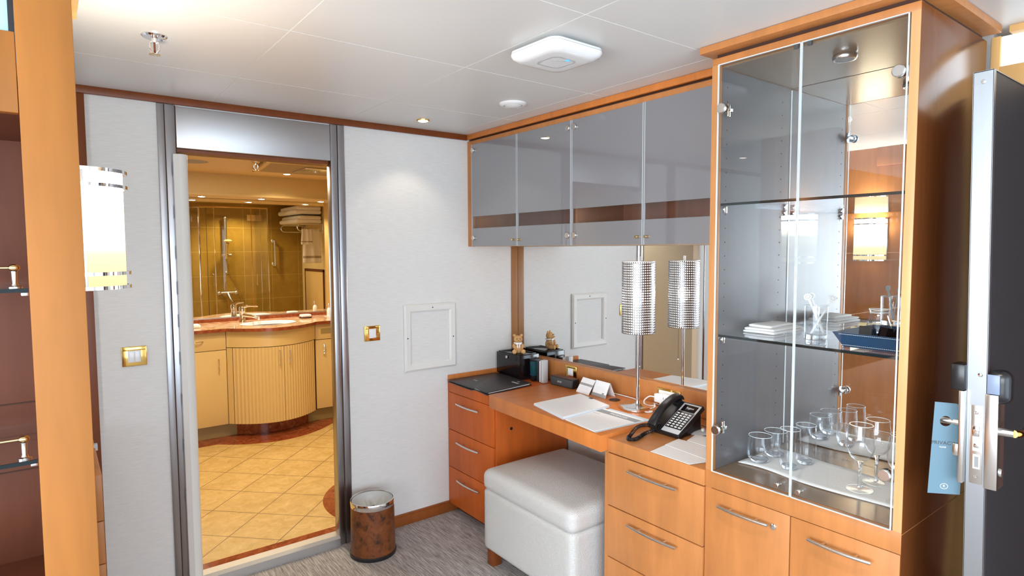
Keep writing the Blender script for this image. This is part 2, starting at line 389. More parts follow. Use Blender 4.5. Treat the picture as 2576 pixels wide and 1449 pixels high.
# back wall with the bathroom doorway, other walls
struct(MB().box(-5.1, -1.868, 0, 0.12, 0, 2.12).box(-1.074, 0.5, 0, 0.12, 0, 2.12).box(-1.868, -1.074, 0.0, 0.12, 2.085, 2.12), 'wall_back', 'wallpaper')
struct(MB().box(0.006, 0.12, -2.30, 0.0, 0, 2.12).box(0.006, 0.12, -5.6, -3.25, 0, 2.12), 'wall_right', 'wallpaper')
struct(MB().box(-5.1, -5.0, -5.6, 0, 0, 0.5).box(-5.1, -5.0, -5.6, 0, 2.0, 2.12).box(-5.1, -5.0, -5.6, -4.9, 0.5, 2.0).box(-5.1, -5.0, -1.5, 0, 0.5, 2.0), 'wall_left', 'wallpaper')
struct(MB().box(-5.1, -4.3, -5.6, -5.5, 0, 2.12).box(-0.4, 0.12, -5.6, -5.5, 0, 2.12).box(-4.3, -0.4, -5.6, -5.5, 2.03, 2.12), 'wall_rear', 'wallpaper')
# ceiling of square metal panels
cm = MB(); gx = [-0.46 - 0.602 * k for k in range(-1, 9)]; gy = [0.129 - 0.602 * k for k in range(0, 11)]
cm.m(1).box(-5.1, 0.12, -5.6, 0.0, 2.1212, 2.18); cm.m(0)
for i in range(len(gx) - 1):
    for j in range(len(gy) - 1):
        a0, a1 = max(gx[i + 1] + 0.0018, -5.1), min(gx[i] - 0.0018, 0.12); b0, b1 = max(gy[j + 1] + 0.0018, -5.6), min(gy[j] - 0.0018, 0.0)
        if a1 > a0 and b1 > b0: cm.box(a0, a1, b0, b1, 2.12, 2.1215)
struct(cm, 'ceiling', ['ceiling_panel', 'ceiling_joint'], smooth=0)
struct(MB().box(-5.0, -0.36, -0.016, 0.0, 2.090, 2.12, 0.002), 'trim_1', 'cherry_trim')
struct(MB().box(-2.20, -2.113, -0.010, 0.0, 0.0, 2.090, 0.0015), 'trim_2', 'cherry_trim')
struct(MB().box(-0.046, -0.001, -0.008, 0.0, 0.785, 1.50, 0.001).cyl((-0.022, -0.0085, 1.47), (-0.022, -0.0075, 1.47), 0.003, 10), 'trim_3', 'corner_trim')
struct(MB().box(-1.073, -0.445, -0.012, 0.0, 0.0, 0.0495, 0.002).box(-1.073, -0.498, -0.012, 0.0, 0.049, 0.063, 0.001).box(-2.1, -1.872, -0.012, 0, 0, 0.063, 0.002), 'baseboard_back', 'skirting_wood')
struct(MB().box(-0.012, 0.006, -1.25, -0.46, 0, 0.063, 0.002), 'baseboard_right', 'cherry_wood')

# bathroom doorway: stainless frame, threshold, open leaf seen edge on
d1 = thing('door_1', (-1.47, 0.0, 0), '', '', kind='structure')
def post(x0, x1, y0=-0.012, z0=0.0): return MB().box(x0, x1, y0, 0.125, z0, 2.088, 0.0015)
MB().box(-1.871, -1.846, -0.012, 0.02, 0.0, 2.088, 0.0015).box(-1.843, -1.806, -0.010, 0.12, 0.0, 2.088, 0.0015).build('door_post', 'brushed_steel', d1)
MB().box(-1.108, -1.074, -0.012, 0.02, 0.0, 2.088, 0.0015).box(-1.143, -1.112, -0.010, 0.045, 0.0, 2.088, 0.0015).build('door_post', 'brushed_steel', d1)
MB().box(-1.802, -1.144, -0.008, 0.115, 1.914, 2.084, 0.0015).build('header_panel', 'satin_steel', d1)
MB().box(-1.802, -1.144, 0.02, 0.10, 1.900, 1.913).build('door_track', 'cherry_trim', d1)
MB().box(-1.8475, -1.8415, -0.006, 0.01, 0.0, 2.088).box(-1.1125, -1.1075, -0.006, 0.01, 0, 2.088).box(-1.806, -1.802, -0.004, 0.01, 1.90, 2.088).box(-1.1445, -1.1425, -0.004, 0.01, 1.90, 2.088).build('frame_gap', 'seam_dark', d1)
MB().prism([(-0.022, 0.0), (-0.020, 0.040), (-0.004, 0.052), (0.048, 0.052), (0.048, 0.0)], -1.806, -1.142, 'X').build('threshold', 'satin_steel', d1)
lf = MB(); pts = [(-1.820, 0.60), (-1.820, -0.030)] + [(-1.8 + 0.035 * math.sin(a), -0.012 - 0.030 * math.cos(a)) for a in [k * PI / 16 for k in range(0, 9)]] + [(-1.765, 0.60)]
lf.prism(pts, 0.035, 1.884); leaf = lf.build('door_leaf', 'white_paint', d1)
MB().box(-1.7652, -1.7635, 0.03, 0.60, 0.04, 1.880).build('leaf_tone_face', 'greige_leaf_tone', leaf)  # added face, darkened to offset the warm lamplight on the white leaf
h = MB()
for z in (1.80, 1.62, 1.45, 1.30, 1.16, 1.0, 0.82, 0.62, 0.40): h.box(-1.8225, -1.8195, -0.028, -0.022, z, z + 0.055)
h.build('edge_fitting', 'grey_plastic', leaf)

# entry doorway at the right behind the open door
struct(MB().box(-0.03, 0.03, -5.4, -2.345, 2.1005, 2.12, 0.002), 'trim_4', 'gold_maple')
struct(MB().box(-0.010, 0.006, -2.322, -2.306, 0.0, 2.098).build if False else MB().box(-0.012, 0.10, -2.322, -2.300, 0.0, 2.100, 0.001), 'trim_5', 'gold_maple')
struct(MB().box(-0.012, 0.02, -3.25, -2.322, 1.950, 2.012, 0.001), 'trim_6', 'gold_maple')
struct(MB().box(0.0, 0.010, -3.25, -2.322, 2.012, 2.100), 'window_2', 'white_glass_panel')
struct(MB().box(-0.008, 0.10, -3.25, -2.322, 1.930, 1.950), 'trim_7', 'seam_dark')
struct(MB().box(0.9, 1.0, -4.0, -1.5, 0, 2.4).box(0.12, 1.0, -2.3, -2.2, 0, 2.4).box(0.12, 1.0, -3.35, -3.25, 0, 2.4).box(0.12, 1.0, -3.35, -2.2, 2.3, 2.4).box(0.12, 1.0, -3.35, -2.2, -0.1, 0), 'wall_corridor', 'brown_veneer')  # unseen corridor, coloured brown to darken the cabinet side's reflection
struct(MB().box(-4.32, -0.38, -5.56, -5.52, 2.0, 2.04).box(-4.32, -4.26, -5.56, -5.52, 0, 2.04).box(-0.44, -0.38, -5.56, -5.52, 0, 2.04).box(-2.38, -2.32, -5.56, -5.52, 0, 2.04).box(-4.32, -0.38, -5.56, -5.52, 0, 0.08), 'window_1', 'brushed_steel')

# ---------------------------------------------------------------- ceiling fittings
def downlight(x, y, z, label, group, glow='lamp_glow', energy=18, size=1.35, r=0.032, col=(1, 0.86, 0.68), metal='polished_gold', blend=0.35):
    t = thing('downlight', (x, y, z), label, 'light', group)
    MB().lathe([(r * 0.72, -0.001), (r * 0.74, -0.005), (r * 0.95, -0.006), (r, -0.002), (r, 0.0)], (x, y, z), 32, cap=False).build('trim_ring', metal, t)
    MB().lathe([(0.0005, -0.0095), (r * 0.45, -0.0088), (r * 0.76, -0.0055)], (x, y, z), 32, cap=False).build('lamp_face', glow, t, smooth=0)
    if energy:
        l = light('downlight_lamp', 'SPOT', (x, y, z - 0.012), energy, col, spot_size=size, spot_blend=blend, shadow_soft_size=0.02); l.parent = t
        l.location = (0, 0, -0.012)
    return t
downlight(-0.752, -0.219, 2.12, 'small round recessed downlight with gold ring in the ceiling corner', None, energy=3.2, size=1.75, blend=0.45)
g_off = 'ceiling downlights over the open part of the room'
for (x, y) in ((-2.75, -0.45), (-3.4, -1.9), (-3.4, -3.4), (-1.6, -4.0), (-1.36, -2.30)):
    downlight(x, y, 2.12, 'round recessed ceiling downlight over the open middle of the cabin', g_off, energy=26 if x > -1.5 else 10, size=2.0)
def sprinkler(x, y, z, label, mat='chrome'):
    t = thing('fire_sprinkler', (x, y, z), label, 'sprinkler')
    MB().lathe([(0.012, -0.010), (0.030, -0.0075), (0.0345, -0.003), (0.0345, 0.0)], (x, y, z), 36).build('cover_plate', mat, t)
    f = MB().cyl((x, y, z - 0.006), (x, y, z - 0.022), 0.010, 20, 0.0085)
    for s in (-1, 1): f.tube([(x + s * 0.009, y, z - 0.018), (x + s * 0.0125, y, z - 0.030), (x + s * 0.0115, y, z - 0.042), (x + s * 0.004, y, z - 0.052), (x, y, z - 0.054)], 0.0026, 8)
    f.build('frame_arms', mat, t)
    MB().cyl((x, y, z - 0.020), (x, y, z - 0.050), 0.0028, 10).build('glass_bulb', 'bin_leatherette', t)
    d = MB().cyl((x, y, z - 0.054), (x, y, z - 0.0565), 0.008, 16)
    for k in range(12):
        a = 2 * PI * k / 12; d.box(0.006, 0.0165, -0.002, 0.002, -0.0012, 0.0004, mat=Matrix.Translation((x, y, z - 0.0555)) @ Matrix.Rotation(a, 4, 'Z'))
    d.build('deflector', 'antique_brass', t)
    return t
sprinkler(-1.972, -0.798, 2.12, 'chrome fire sprinkler with star deflector under the white cabin ceiling')
t = thing('ceiling_vent', (-0.602, -0.752, 2.12), 'round white plastic air vent in the ceiling beside the wireless box', 'vent')
MB().lathe([(0.040, -0.004), (0.043, -0.012), (0.054, -0.010), (0.060, -0.004), (0.060, 0)], (-0.602, -0.752, 2.12), 48, cap=False).build('outer_ring', 'white_plastic', t)
MB().lathe([(0.0005, -0.018), (0.022, -0.0175), (0.036, -0.012), (0.038, -0.008)], (-0.602, -0.752, 2.12), 48, cap=False).build('valve_disc', 'white_plastic', t)
MB().lathe([(0.0005, -0.0012), (0.044, -0.0012)], (-0.602, -0.752, 2.12), 32, cap=False).build('dark_throat', 'seam_dark', t)
# wireless access point
ax, ay = -0.945, -1.425
t = thing('wireless_access_point', (ax, ay, 2.12), 'white rounded square wireless box with blue light ring on the ceiling', 'access point')
def rsq(h, r, n=8):
    p = []
    for cx_, cy_, a0 in ((h - r, h - r, 0), (-(h - r), h - r, PI / 2), (-(h - r), -(h - r), PI), (h - r, -(h - r), 1.5 * PI)):
        for k in range(n + 1): a = a0 + PI / 2 * k / n; p.append((cx_ + r * math.cos(a), cy_ + r * math.sin(a)))
    return p
RZ = math.radians(2)
def rr(h, r, z): return [Vector((ax + p[0] * math.cos(RZ) - p[1] * math.sin(RZ), ay + p[0] * math.sin(RZ) + p[1] * math.cos(RZ), z)) for p in rsq(h, r)]
MB().rings([rr(0.085, 0.025, 2.12), rr(0.085, 0.025, 2.108)]).build('mount_plate', 'grey_plastic', t)
MB().rings([rr(0.097, 0.030, 2.112), rr(0.110, 0.034, 2.108), rr(0.112, 0.036, 2.101)], cap0=True, cap1=True).build('back_shell', 'white_gloss', t)
MB().rings([rr(0.112, 0.036, 2.100), rr(0.112, 0.036, 2.094), rr(0.107, 0.036, 2.084), rr(0.092, 0.036, 2.075), rr(0.078, 0.034, 2.073), rr(0.052, 0.026, 2.0725)]).build('front_shell', 'white_gloss', t)
MB().rings([rr(0.050, 0.024, 2.0722), rr(0.044, 0.020, 2.0722)], cap0=False, cap1=False).build('groove', 'silver_plastic', t)
MB().tube([(ax + 0.012 + 0.006 * math.cos(a), ay - 0.040 + 0.006 * math.sin(a), 2.0718) for a in [k * PI / 10 for k in range(20)]], 0.0013, 6, closed=True).build('light_ring', 'blue_led', t)
mk = MB()
for k in range(7): mk.box(-0.0015, 0.0015, -0.004 - 0.001 * (k % 3), 0.003, -0.0002, 0.0006, mat=Matrix.Translation((ax - 0.022 + 0.0055 * k, ay - 0.014 - 0.002 * k, 2.0718)))
mk.build('logo_mark', 'silver_plastic', t)

# ---------------------------------------------------------------- wall fittings on the back wall
def switch_plate(name, c, w, hgt, label, n, axis='Y', cat='light switch'):
    # plate on a wall whose outward normal is -y (axis Y) or -x (axis X); c = centre
    t = thing(name, c, label, cat)
    def B(u0, u1, d0, d1, z0, z1, bev):
        if axis == 'Y': return MB().box(c[0] + u0, c[0] + u1, c[1] - d1, c[1] - d0, c[2] + z0, c[2] + z1, bev, 3)
        return MB().box(c[0] - d1, c[0] - d0, c[1] - u1, c[1] - u0, c[2] + z0, c[2] + z1, bev, 3)
    B(-w / 2, w / 2, 0, 0.007, -hgt / 2, hgt / 2, 0.003).build('plate', 'polished_gold', t)
    B(-w / 2 + 0.005, w / 2 - 0.005, 0.006, 0.0095, hgt * 0.30, hgt / 2 - 0.004, 0.001).build('plate_lip', 'polished_gold', t)
    iw = w * (0.26 if n > 1 else 0.22)
    B(-iw, iw, 0.006, 0.0095, -hgt * 0.30, hgt * 0.30, 0.0008).build('insert', 'white_plastic', t)
    for k in range(n):
        a = -iw * 0.86 + 2 * iw * 0.86 * k / n; b_ = a + 2 * iw * 0.86 / n
        B(a + 0.001, b_ - 0.001, 0.009, 0.0125, -hgt * 0.25, hgt * 0.25, 0.001).build('rocker', 'white_gloss', t)
    return t
switch_plate('light_switch', (-1.985, 0.0, 1.054), 0.088, 0.080, 'gold framed double light switch left of the bathroom doorway', 2)
switch_plate('light_switch', (-0.944, 0.0, 1.056), 0.086, 0.078, 'gold framed single light switch right of the bathroom doorway', 1)
t = thing('access_panel', (-0.605, 0, 0.83), 'white framed rectangular access panel on wall above the desk end', 'panel')
a0, a1, c0, c1 = -0.766, -0.444, 0.830, 1.190; w_ = 0.044
fr_ = MB()
fr_.m(0)
prof = [(0.0, 0.0), (0.0, 0.010), (0.010, 0.018), (0.034, 0.016), (w_, 0.009), (w_, 0.0)]
rings = []
for (sx, sz, px, pz) in ((1, 1, a0, c0), (-1, 1, a1, c0), (-1, -1, a1, c1), (1, -1, a0, c1)):
    rings.append([Vector((px + sx * q, -d, pz + sz * q)) for q, d in prof])
rings.append([v.copy() for v in rings[0]])
fr_.rings(rings, close=False).build('frame', 'white_paint', t, smooth=20)
MB().box(a0 + w_, a1 - w_, -0.004, 0, c0 + w_, c1 - w_).build('panel_face', 'wallpaper', t)
for (x, z) in ((-0.596, 1.170), (-0.749, 1.012), (-0.466, 1.0)):
    MB().cyl((x, -0.0165, z), (x, -0.0195, z), 0.0035, 12).build('screw', 'dark_grey', t)

# ================================================================ WALL CABINET WITH FROSTED DOORS
XC = -0.350
wc = thing('wall_cabinet', (-0.175, -0.85, 1.50), 'wide wall cabinet with four frosted glass doors hung above the desk mirror', 'cabinet')
bd = MB()
bd.box(XC + 0.002, -0.002, -0.020, -0.001, 1.50, 2.083, 0.001)                 # left side
bd.box(XC - 0.0005, XC + 0.0195, -0.045, -0.0005, 1.4995, 2.083, 0.001)                        # left stile
bd.box(XC, XC + 0.02, -1.712, -0.001, 2.062, 2.084, 0.001)                       # head rail
bd.build('carcass', 'cherry_wood', wc)
MB().box(XC + 0.010, -0.004, -1.710, -0.006, 2.0841, 2.0925).build('shadow_gap', 'seam_dark', wc)
MB().box(XC + 0.022, -0.002, -1.712, -0.020, 1.500, 1.516).build('bottom_panel', 'gold_maple', wc)
bk = MB().box(-0.02, -0.002, -1.712, -0.02, 1.516, 2.07).box(XC + 0.022, -0.02, -1.712, -0.02, 2.062, 2.07)
bk.box(XC + 0.022, -0.02, -0.870, -0.852, 1.516, 2.062).box(XC + 0.03, -0.02, -1.70, -0.03, 1.780, 1.796)
bk.build('inner_panel', 'inner_brown', wc)
MB().box(XC - 0.012, XC + 0.006, -1.712, -0.002, 2.093, 2.119, 0.0015).box(XC + 0.006, -0.002, -1.712, -0.002, 2.098, 2.119).build('cornice', 'warm_cast_cherry', wc)
ys = [-0.047, -0.461, -0.862, -1.281, -1.706]
for i in range(4):
    y1, y0 = ys[i] - 0.002, ys[i + 1] + 0.002
    d = MB().box(XC - 0.0075, XC - 0.0015, y0, y1, 1.501, 2.060).build('glass_door', 'frosted_glass', wc, smooth=0)
    for q in (y1 - 0.0055, y0 - 0.0003): MB().box(XC - 0.0078, XC - 0.0012, q, q + 0.0058, 1.5005, 2.0605).build('polished_edge', 'pale_edge', d, smooth=0)
    hy = y1 - 0.020 if i in (0, 2) else y0 + 0.020
    for z in (2.028, 1.546):
        MB().lathe([(0.0125, -0.0165), (0.0140, -0.0145), (0.0140, -0.009), (0.0135, -0.0075)], (XC, hy, z), 28, axis='X').build('hinge_cap', 'nickel', d)
        MB().box(XC - 0.0015, XC + 0.03, hy - 0.008, hy + 0.008, z - 0.012, z + 0.012, 0.002).build('hinge_arm', 'chrome', d)
    ky = y0 + 0.022 if i in (0, 2) else y1 - 0.022
    MB().lathe([(0.0055, -0.026), (0.0065, -0.025), (0.0055, -0.020), (0.0048, -0.012), (0.006, -0.0075)], (XC, ky, 1.532), 20, axis='X').build('knob', 'antique_brass', d)

# mirror over the desk
t = thing('wall_mirror', (0.003, -0.86, 0.86), 'wide frameless mirror behind the desk under the wall cabinet', 'mirror')
MB().box(0.0, 0.0055, -1.712, -0.0005, 0.862, 1.498).build('mirror_pane', 'mirror_silver', t, smooth=0)

# ================================================================ DESK
def bar_handle(parent, x, y0, y1, z, mat='nickel', bow=0.008):
    ya, yb = max(y0, y1), min(y0, y1); L = ya - yb; pts = []
    for k in range(13):
        s_ = k / 12; pts.append((x - 0.020 - bow * (1 - (2 * s_ - 1) ** 2), ya - L * s_, z))
    b_ = MB().tube(pts, 0.0052, 12)
    for s_ in (0.24, 0.76):
        xx = x - 0.020 - bow * (1 - (2 * s_ - 1) ** 2); b_.cyl((x, ya - L * s_, z), (xx, ya - L * s_, z), 0.0036, 10)
    return b_.build('handle', mat, parent)
def drawer(parent, x, ya, yb, z0, z1, hy, mat='cherry_wood', name='drawer', hz=None, th=0.018):
    d = MB().box(x, x + th, yb + 0.0015, ya - 0.0015, z0 + 0.0015, z1 - 0.0015, 0.0012).build(name, mat, parent)
    bar_handle(d, x, hy[0], hy[1], z1 - 0.047 if hz is None else hz)
    return d
# left pedestal
t = thing('drawer_cabinet', (-0.25, -0.225, 0), 'cherry wood three drawer cabinet under the desk end by the back wall', 'drawer cabinet')
MB().box(-0.477, -0.012, -0.444, -0.002, 0.05, 0.744, 0.001).box(-0.496, -0.477, -0.444, -0.0, 0.691, 0.7445, 0.001).box(-0.490, -0.012, -0.460, -0.4445, 0.0, 0.699, 0.001).build('body', 'low_light_cherry', t)
MB().box(-0.44, -0.40, -0.444, -0.002, 0.0, 0.05).build('kick_board', 'brown_veneer', t)
for z0, z1, hz in ((0.479, 0.690, 0.643), (0.266, 0.478, 0.428), (0.052, 0.265, 0.216)): drawer(t, -0.497, -0.002, -0.444, z0, z1, (-0.120, -0.332), 'low_light_cherry', hz=hz)
MB().cyl((-0.399, -0.4605, 0.567), (-0.399, -0.4625, 0.567), 0.008, 16).build('cable_hole', 'black_plastic', t)
# right pedestal
t = thing('drawer_cabinet', (-0.28, -1.49, 0), 'cherry wood drawer cabinet right of the ottoman with the phone on top', 'drawer cabinet')
MB().box(-0.527, -0.012, -1.7152, -1.276, 0.05, 0.695, 0.001).box(-0.546, -0.012, -1.7152, -1.276, 0.6965, 0.750, 0.0012).box(-0.540, -0.012, -1.276, -1.256, 0.0, 0.696, 0.001).build('body', 'cherry_wood', t)
MB().box(-0.49, -0.45, -1.713, -1.276, 0.0, 0.05).build('kick_board', 'brown_veneer', t)
for z0, z1, hz in ((0.486, 0.694, 0.656), (0.279, 0.485, 0.449), (0.060, 0.278, 0.24)): drawer(t, -0.547, -1.277, -1.7150, z0, z1, (-1.395, -1.617), 'cherry_wood', hz=hz)
# desk top and upstands
t = thing('desk', (-0.28, -0.87, 0.70), 'cherry wood desk top spanning between two drawer cabinets under mirror', 'desk')
MB().prism([(-0.012, -0.4655), (-0.012, -1.2755), (-0.583, -1.2755), (-0.540, -0.4655)], 0.700, 0.765, bev=0.0012).build('top', 'warm_cast_cherry', t)
tu = tag(MB().box(-0.028, -0.001, -1.7145, -0.0165, 0.7515, 0.862, 0.001).build('desk_upstand', 'cherry_wood'), 'long cherry wood upstand board along the wall behind the desk', 'board')
tag(MB().box(-0.496, -0.029, -0.016, -0.0005, 0.7455, 0.782, 0.001).build('side_upstand', 'warm_cast_cherry'), 'short cherry wood upstand on the back wall beside the leather folder', 'board')
MB().lathe([(0.027, 0.0), (0.027, 0.0022), (0.0235, 0.0022), (0.0225, 0.0005)], (-0.133, -0.925, 0.765), 32, cap=False).build('grommet_ring', 'black_plastic', t)
MB().lathe([(0.0003, 0.0004), (0.024, 0.0004)], (-0.133, -0.925, 0.765), 32, cap=False).build('grommet_hole', 'seam_dark', t)

# sockets on the backsplash
def sw_x(c, w, h_): return c
switch_plate('wall_socket', (-0.028, -0.512, 0.822), 0.090, 0.068, 'gold framed switch on desk upstand behind the black speaker', 1, axis='X', cat='switch')
t = thing('wall_socket', (-0.028, -1.163, 0.806), 'gold framed power socket on the desk upstand behind telephone', 'socket')
MB().box(-0.035, -0.028, -1.228, -1.098, 0.770, 0.846, 0.003, 3).build('plate', 'polished_gold', t)
MB().box(-0.0385, -0.034, -1.215, -1.111, 0.783, 0.836, 0.001).build('socket_face', 'white_plastic', t)
t = thing('plug_adapter', (-0.05, -1.15, 0.785), 'white travel plug adapter cube plugged in the gold socket', 'adapter')
MB().box(-0.075, -0.0388, -1.196, -1.144, 0.778, 0.830, 0.003, 3).build('adapter_body', 'white_gloss', t)
MB().box(-0.0755, -0.0745, -1.181, -1.179, 0.805, 0.815).box(-0.0755, -0.0745, -1.168, -1.166, 0.805, 0.815).box(-0.0755, -0.0745, -1.176, -1.172, 0.789, 0.794).build('pin_slots', 'black_plastic', t)
t = thing('power_plug', (-0.06, -1.125, 0.785), 'white lamp plug pushed into the side of the adapter', 'plug')
MB().box(-0.071, -0.0420, -1.1435, -1.108, 0.783, 0.823, 0.006, 3).build('plug_body', 'white_gloss', t)
pts = [Vector(p) for p in ((-0.058, -1.106, 0.803), (-0.075, -1.088, 0.806), (-0.095, -1.076, 0.790), (-0.105, -1.080, 0.772), (-0.125, -1.110, 0.7685), (-0.160, -1.175, 0.7685), (-0.190, -1.170, 0.769), (-0.208, -1.137, 0.777))]
def spline(P, k=8):
    out = []
    for i in range(len(P) - 1):
        p0, p1, p2, p3 = P[max(i - 1, 0)], P[i], P[i + 1], P[min(i + 2, len(P) - 1)]
        for j in range(k):
            u = j / k; out.append(0.5 * ((2 * p1) + (-p0 + p2) * u + (2 * p0 - 5 * p1 + 4 * p2 - p3) * u * u + (-p0 + 3 * p1 - 3 * p2 + p3) * u ** 3))
    return out + [P[-1]]
MB().tube(spline(pts), 0.0030, 10).build('cord', 'white_plastic', t)
t = MB().tube(spline([Vector(p) for p in ((-0.045, -0.80, 0.768), (-0.045, -0.88, 0.7685), (-0.050, -0.97, 0.7685), (-0.07, -1.03, 0.7685), (-0.045, -1.09, 0.7685), (-0.048, -1.18, 0.7685), (-0.06, -1.25, 0.7685))]), 0.0028, 8).build('white_cable', 'white_plastic')
tag(t, 'white cable lying along the foot of desk upstand', 'cable')

# table lamp
LX, LY = -0.162, -1.092
t = thing('table_lamp', (LX, LY, 0.765), 'tall chrome table lamp with perforated cylinder metal shade on desk', 'lamp')
MB().lathe([(0.0005, 0), (0.078, 0), (0.081, 0.003), (0.081, 0.016), (0.079, 0.0185), (0.030, 0.020), (0.011, 0.024), (0.009, 0.034)], (LX, LY, 0.765), 64, cap=False).build('lamp_base', 'chrome', t)
MB().cyl((LX, LY, 0.797), (LX, LY, 1.43), 0.0072, 24).build('pole', 'chrome', t)
sh = MB(); NR, NC, R_, Z0, Z1 = 29, 48, 0.0735, 1.108, 1.428
for i in range(NR):
    for j in range(NC):
        za = Z0 + (Z1 - Z0) * i / NR; zb = Z0 + (Z1 - Z0) * (i + 1) / NR; aa = 2 * PI * j / NC; ab = 2 * PI * (j + 1) / NC
        dz = (zb - za) * 0.24; da = (ab - aa) * 0.24
        def Pt(a, z, r=R_): return sh.bm.verts.new((LX + r * math.cos(a), LY + r * math.sin(a), z))
        o_ = [Pt(aa, za), Pt(ab, za), Pt(ab, zb), Pt(aa, zb)]; n_ = [Pt(aa + da, za + dz), Pt(ab - da, za + dz), Pt(ab - da, zb - dz), Pt(aa + da, zb - dz)]
        for q in range(4): sh.bm.faces.new((o_[q], o_[(q + 1) % 4], n_[(q + 1) % 4], n_[q]))
bmesh.ops.remove_doubles(sh.bm, verts=sh.bm.verts[:], dist=1e-5); sh._done()
shade = sh.build('perforated_shade', 'shade_metal', t, smooth=60)
MB().lathe([(0.066, 1.110), (0.066, 1.426)], (LX, LY, 0), 48, cap=False).build('shade_liner', 'lamp_liner', t)
md = shade.modifiers.new('thick', 'SOLIDIFY'); md.thickness = 0.0012
MB().lathe([(R_ + 0.001, 1.4265), (R_ + 0.001, 1.4295), (0.006, 1.4295)], (LX, LY, 0), 48, cap=False).build('shade_top', 'white_gloss', t)
MB().cyl((LX, LY, 1.4295), (LX, LY, 1.449), 0.0062, 16).build('finial', 'chrome', t)
MB().lathe([(0.0005, 1.226), (0.012, 1.230), (0.0265, 1.262), (0.024, 1.285), (0.012, 1.300), (0.0005, 1.304)], (LX, LY, 0), 24, cap=False).build('bulb', 'bulb_glow', t)
MB().tube([(LX + 0.022, LY + 0.012, 1.20), (LX + 0.022, LY + 0.012, 0.955)], 0.0012, 6).ball((LX + 0.022, LY + 0.012, 0.951), 0.0048).build('pull_chain', 'chrome', t)
l = light('table_lamp_bulb', 'POINT', (LX, LY, 1.265), 9, (1, 0.94, 0.85), shadow_soft_size=0.03)

# leather folder at the left, black box, teddy bear, booklets, speaker, cards, papers
t = thing('leather_folder', (-0.34, -0.20, 0.745), 'flat black leather folder lying on desk end by the back wall', 'folder')
MB().prism([(-0.508, -0.022), (-0.516, -0.272), (-0.495, -0.285), (-0.500, -0.300), (-0.515, -0.412), (-0.19, -0.372), (-0.178, -0.022)], 0.7455, 0.7500, bev=0.001).build('back_cover', 'black_leather', t)
MB().prism([(-0.49, -0.05), (-0.492, -0.398), (-0.20, -0.365), (-0.19, -0.05)], 0.7502, 0.7560).build('pages', 'paper', t)
MB().prism([(-0.510, -0.022), (-0.518, -0.270), (-0.497, -0.285), (-0.500, -0.300), (-0.515, -0.408), (-0.193, -0.368), (-0.180, -0.022)], 0.7562, 0.7605, bev=0.001).build('front_cover', 'black_leather', t)
MB().box(-0.268, -0.256, -0.345, -0.29, 0.7605, 0.7612).box(-0.236, -0.228, -0.318, -0.300, 0.7605, 0.7610).box(-0.40, -0.394, -0.15, -0.115, 0.7605, 0.7609).build('silver_mark', 'silver_plastic', t)
t = thing('storage_box', (-0.095, -0.13, 0.7455), 'square black lacquered box in desk corner with a teddy bear on top', 'box')
bx = MB().box(-0.170, -0.030, -0.241, -0.020, 0.762, 0.884, 0.0015)
bx.build('box_body', 'black_lacquer', t)
MB().box(-0.160, -0.040, -0.231, -0.030, 0.746, 0.762).build('box_foot', 'black_plastic', t)
f_ = MB()
for (q0, q1, w0, w1) in ((-0.162, -0.155, -0.232, -0.030), (-0.046, -0.039, -0.232, -0.030), (-0.162, -0.039, -0.232, -0.225), (-0.162, -0.039, -0.037, -0.030)): f_.box(q0, q1, w0, w1, 0.8842, 0.8885, 0.0008)
f_.build('tray_rim', 'black_lacquer', t)
MB().lathe([(0.008, -0.010), (0.0085, -0.006), (0.005, 0.0)], (-0.170, -0.128, 0.866), 20, axis='X').build('lock_knob', 'chrome', t)
# teddy
BX, BY, BZ = -0.118, -0.158, 0.8845
t = thing('teddy_bear', (BX, BY, BZ), 'small tan teddy bear with white neck ribbon sitting on black box', 'teddy bear')
ang = math.atan2(-0.60, -0.80)   # faces the camera, a little to its right
Rb = Matrix.Translation((BX, BY, BZ)) @ Matrix.Rotation(ang + 0.40, 4, 'Z')
fb = MB()
def el(c, r, sc): fb.ball(c, r, sc, 18, 12)
el((0, 0, 0.030), 0.027, (0.85, 0.95, 1.2)); el((0.004, 0, 0.082), 0.024, (0.95, 1.08, 0.95)); el((0.024, 0, 0.075), 0.011, (1.0, 1.05, 0.8))
for s in (-1, 1):
    el((-0.002, s * 0.021, 0.104), 0.0085, (0.55, 1, 1)); el((0.016, s * 0.025, 0.045), 0.012, (1.4, 0.8, 1.2)); el((0.026, s * 0.021, 0.036), 0.009, (1.2, 0.8, 0.8))
    el((0.026, s * 0.024, 0.014), 0.0135, (1.6, 0.95, 0.95)); el((0.042, s * 0.026, 0.016), 0.012, (0.7, 1, 1.15))
fb.xf(Rb); fur = fb.build('body', 'teddy_fur', t)
rm = fur.modifiers.new('blend', 'REMESH'); rm.mode = 'VOXEL'; rm.voxel_size = 0.0018; rm.use_smooth_shade = True
sm_ = fur.modifiers.new('soft', 'SMOOTH'); sm_.iterations = 4
for s in (-1, 1): MB().ball((0.0265, s * 0.009, 0.088), 0.0028).xf(Rb).build('eye', 'black_plastic', t)
MB().ball((0.0355, 0, 0.078), 0.0030, (0.7, 1.2, 0.8)).xf(Rb).build('nose', 'bin_leatherette', t)
rb = MB().tube([(0.019 * math.cos(a), 0.021 * math.sin(a), 0.061) for a in [k * PI / 12 for k in range(24)]], 0.0042, 8, closed=True)
for s in (-1, 1): rb.ball((0.024, s * 0.009, 0.060), 0.009, (0.35, 1.1, 0.7)); rb.box(0.021, 0.023, s * 0.006 - 0.003, s * 0.006 + 0.003, 0.036, 0.058)
rb.xf(Rb).build('ribbon', 'cloth_white', t)
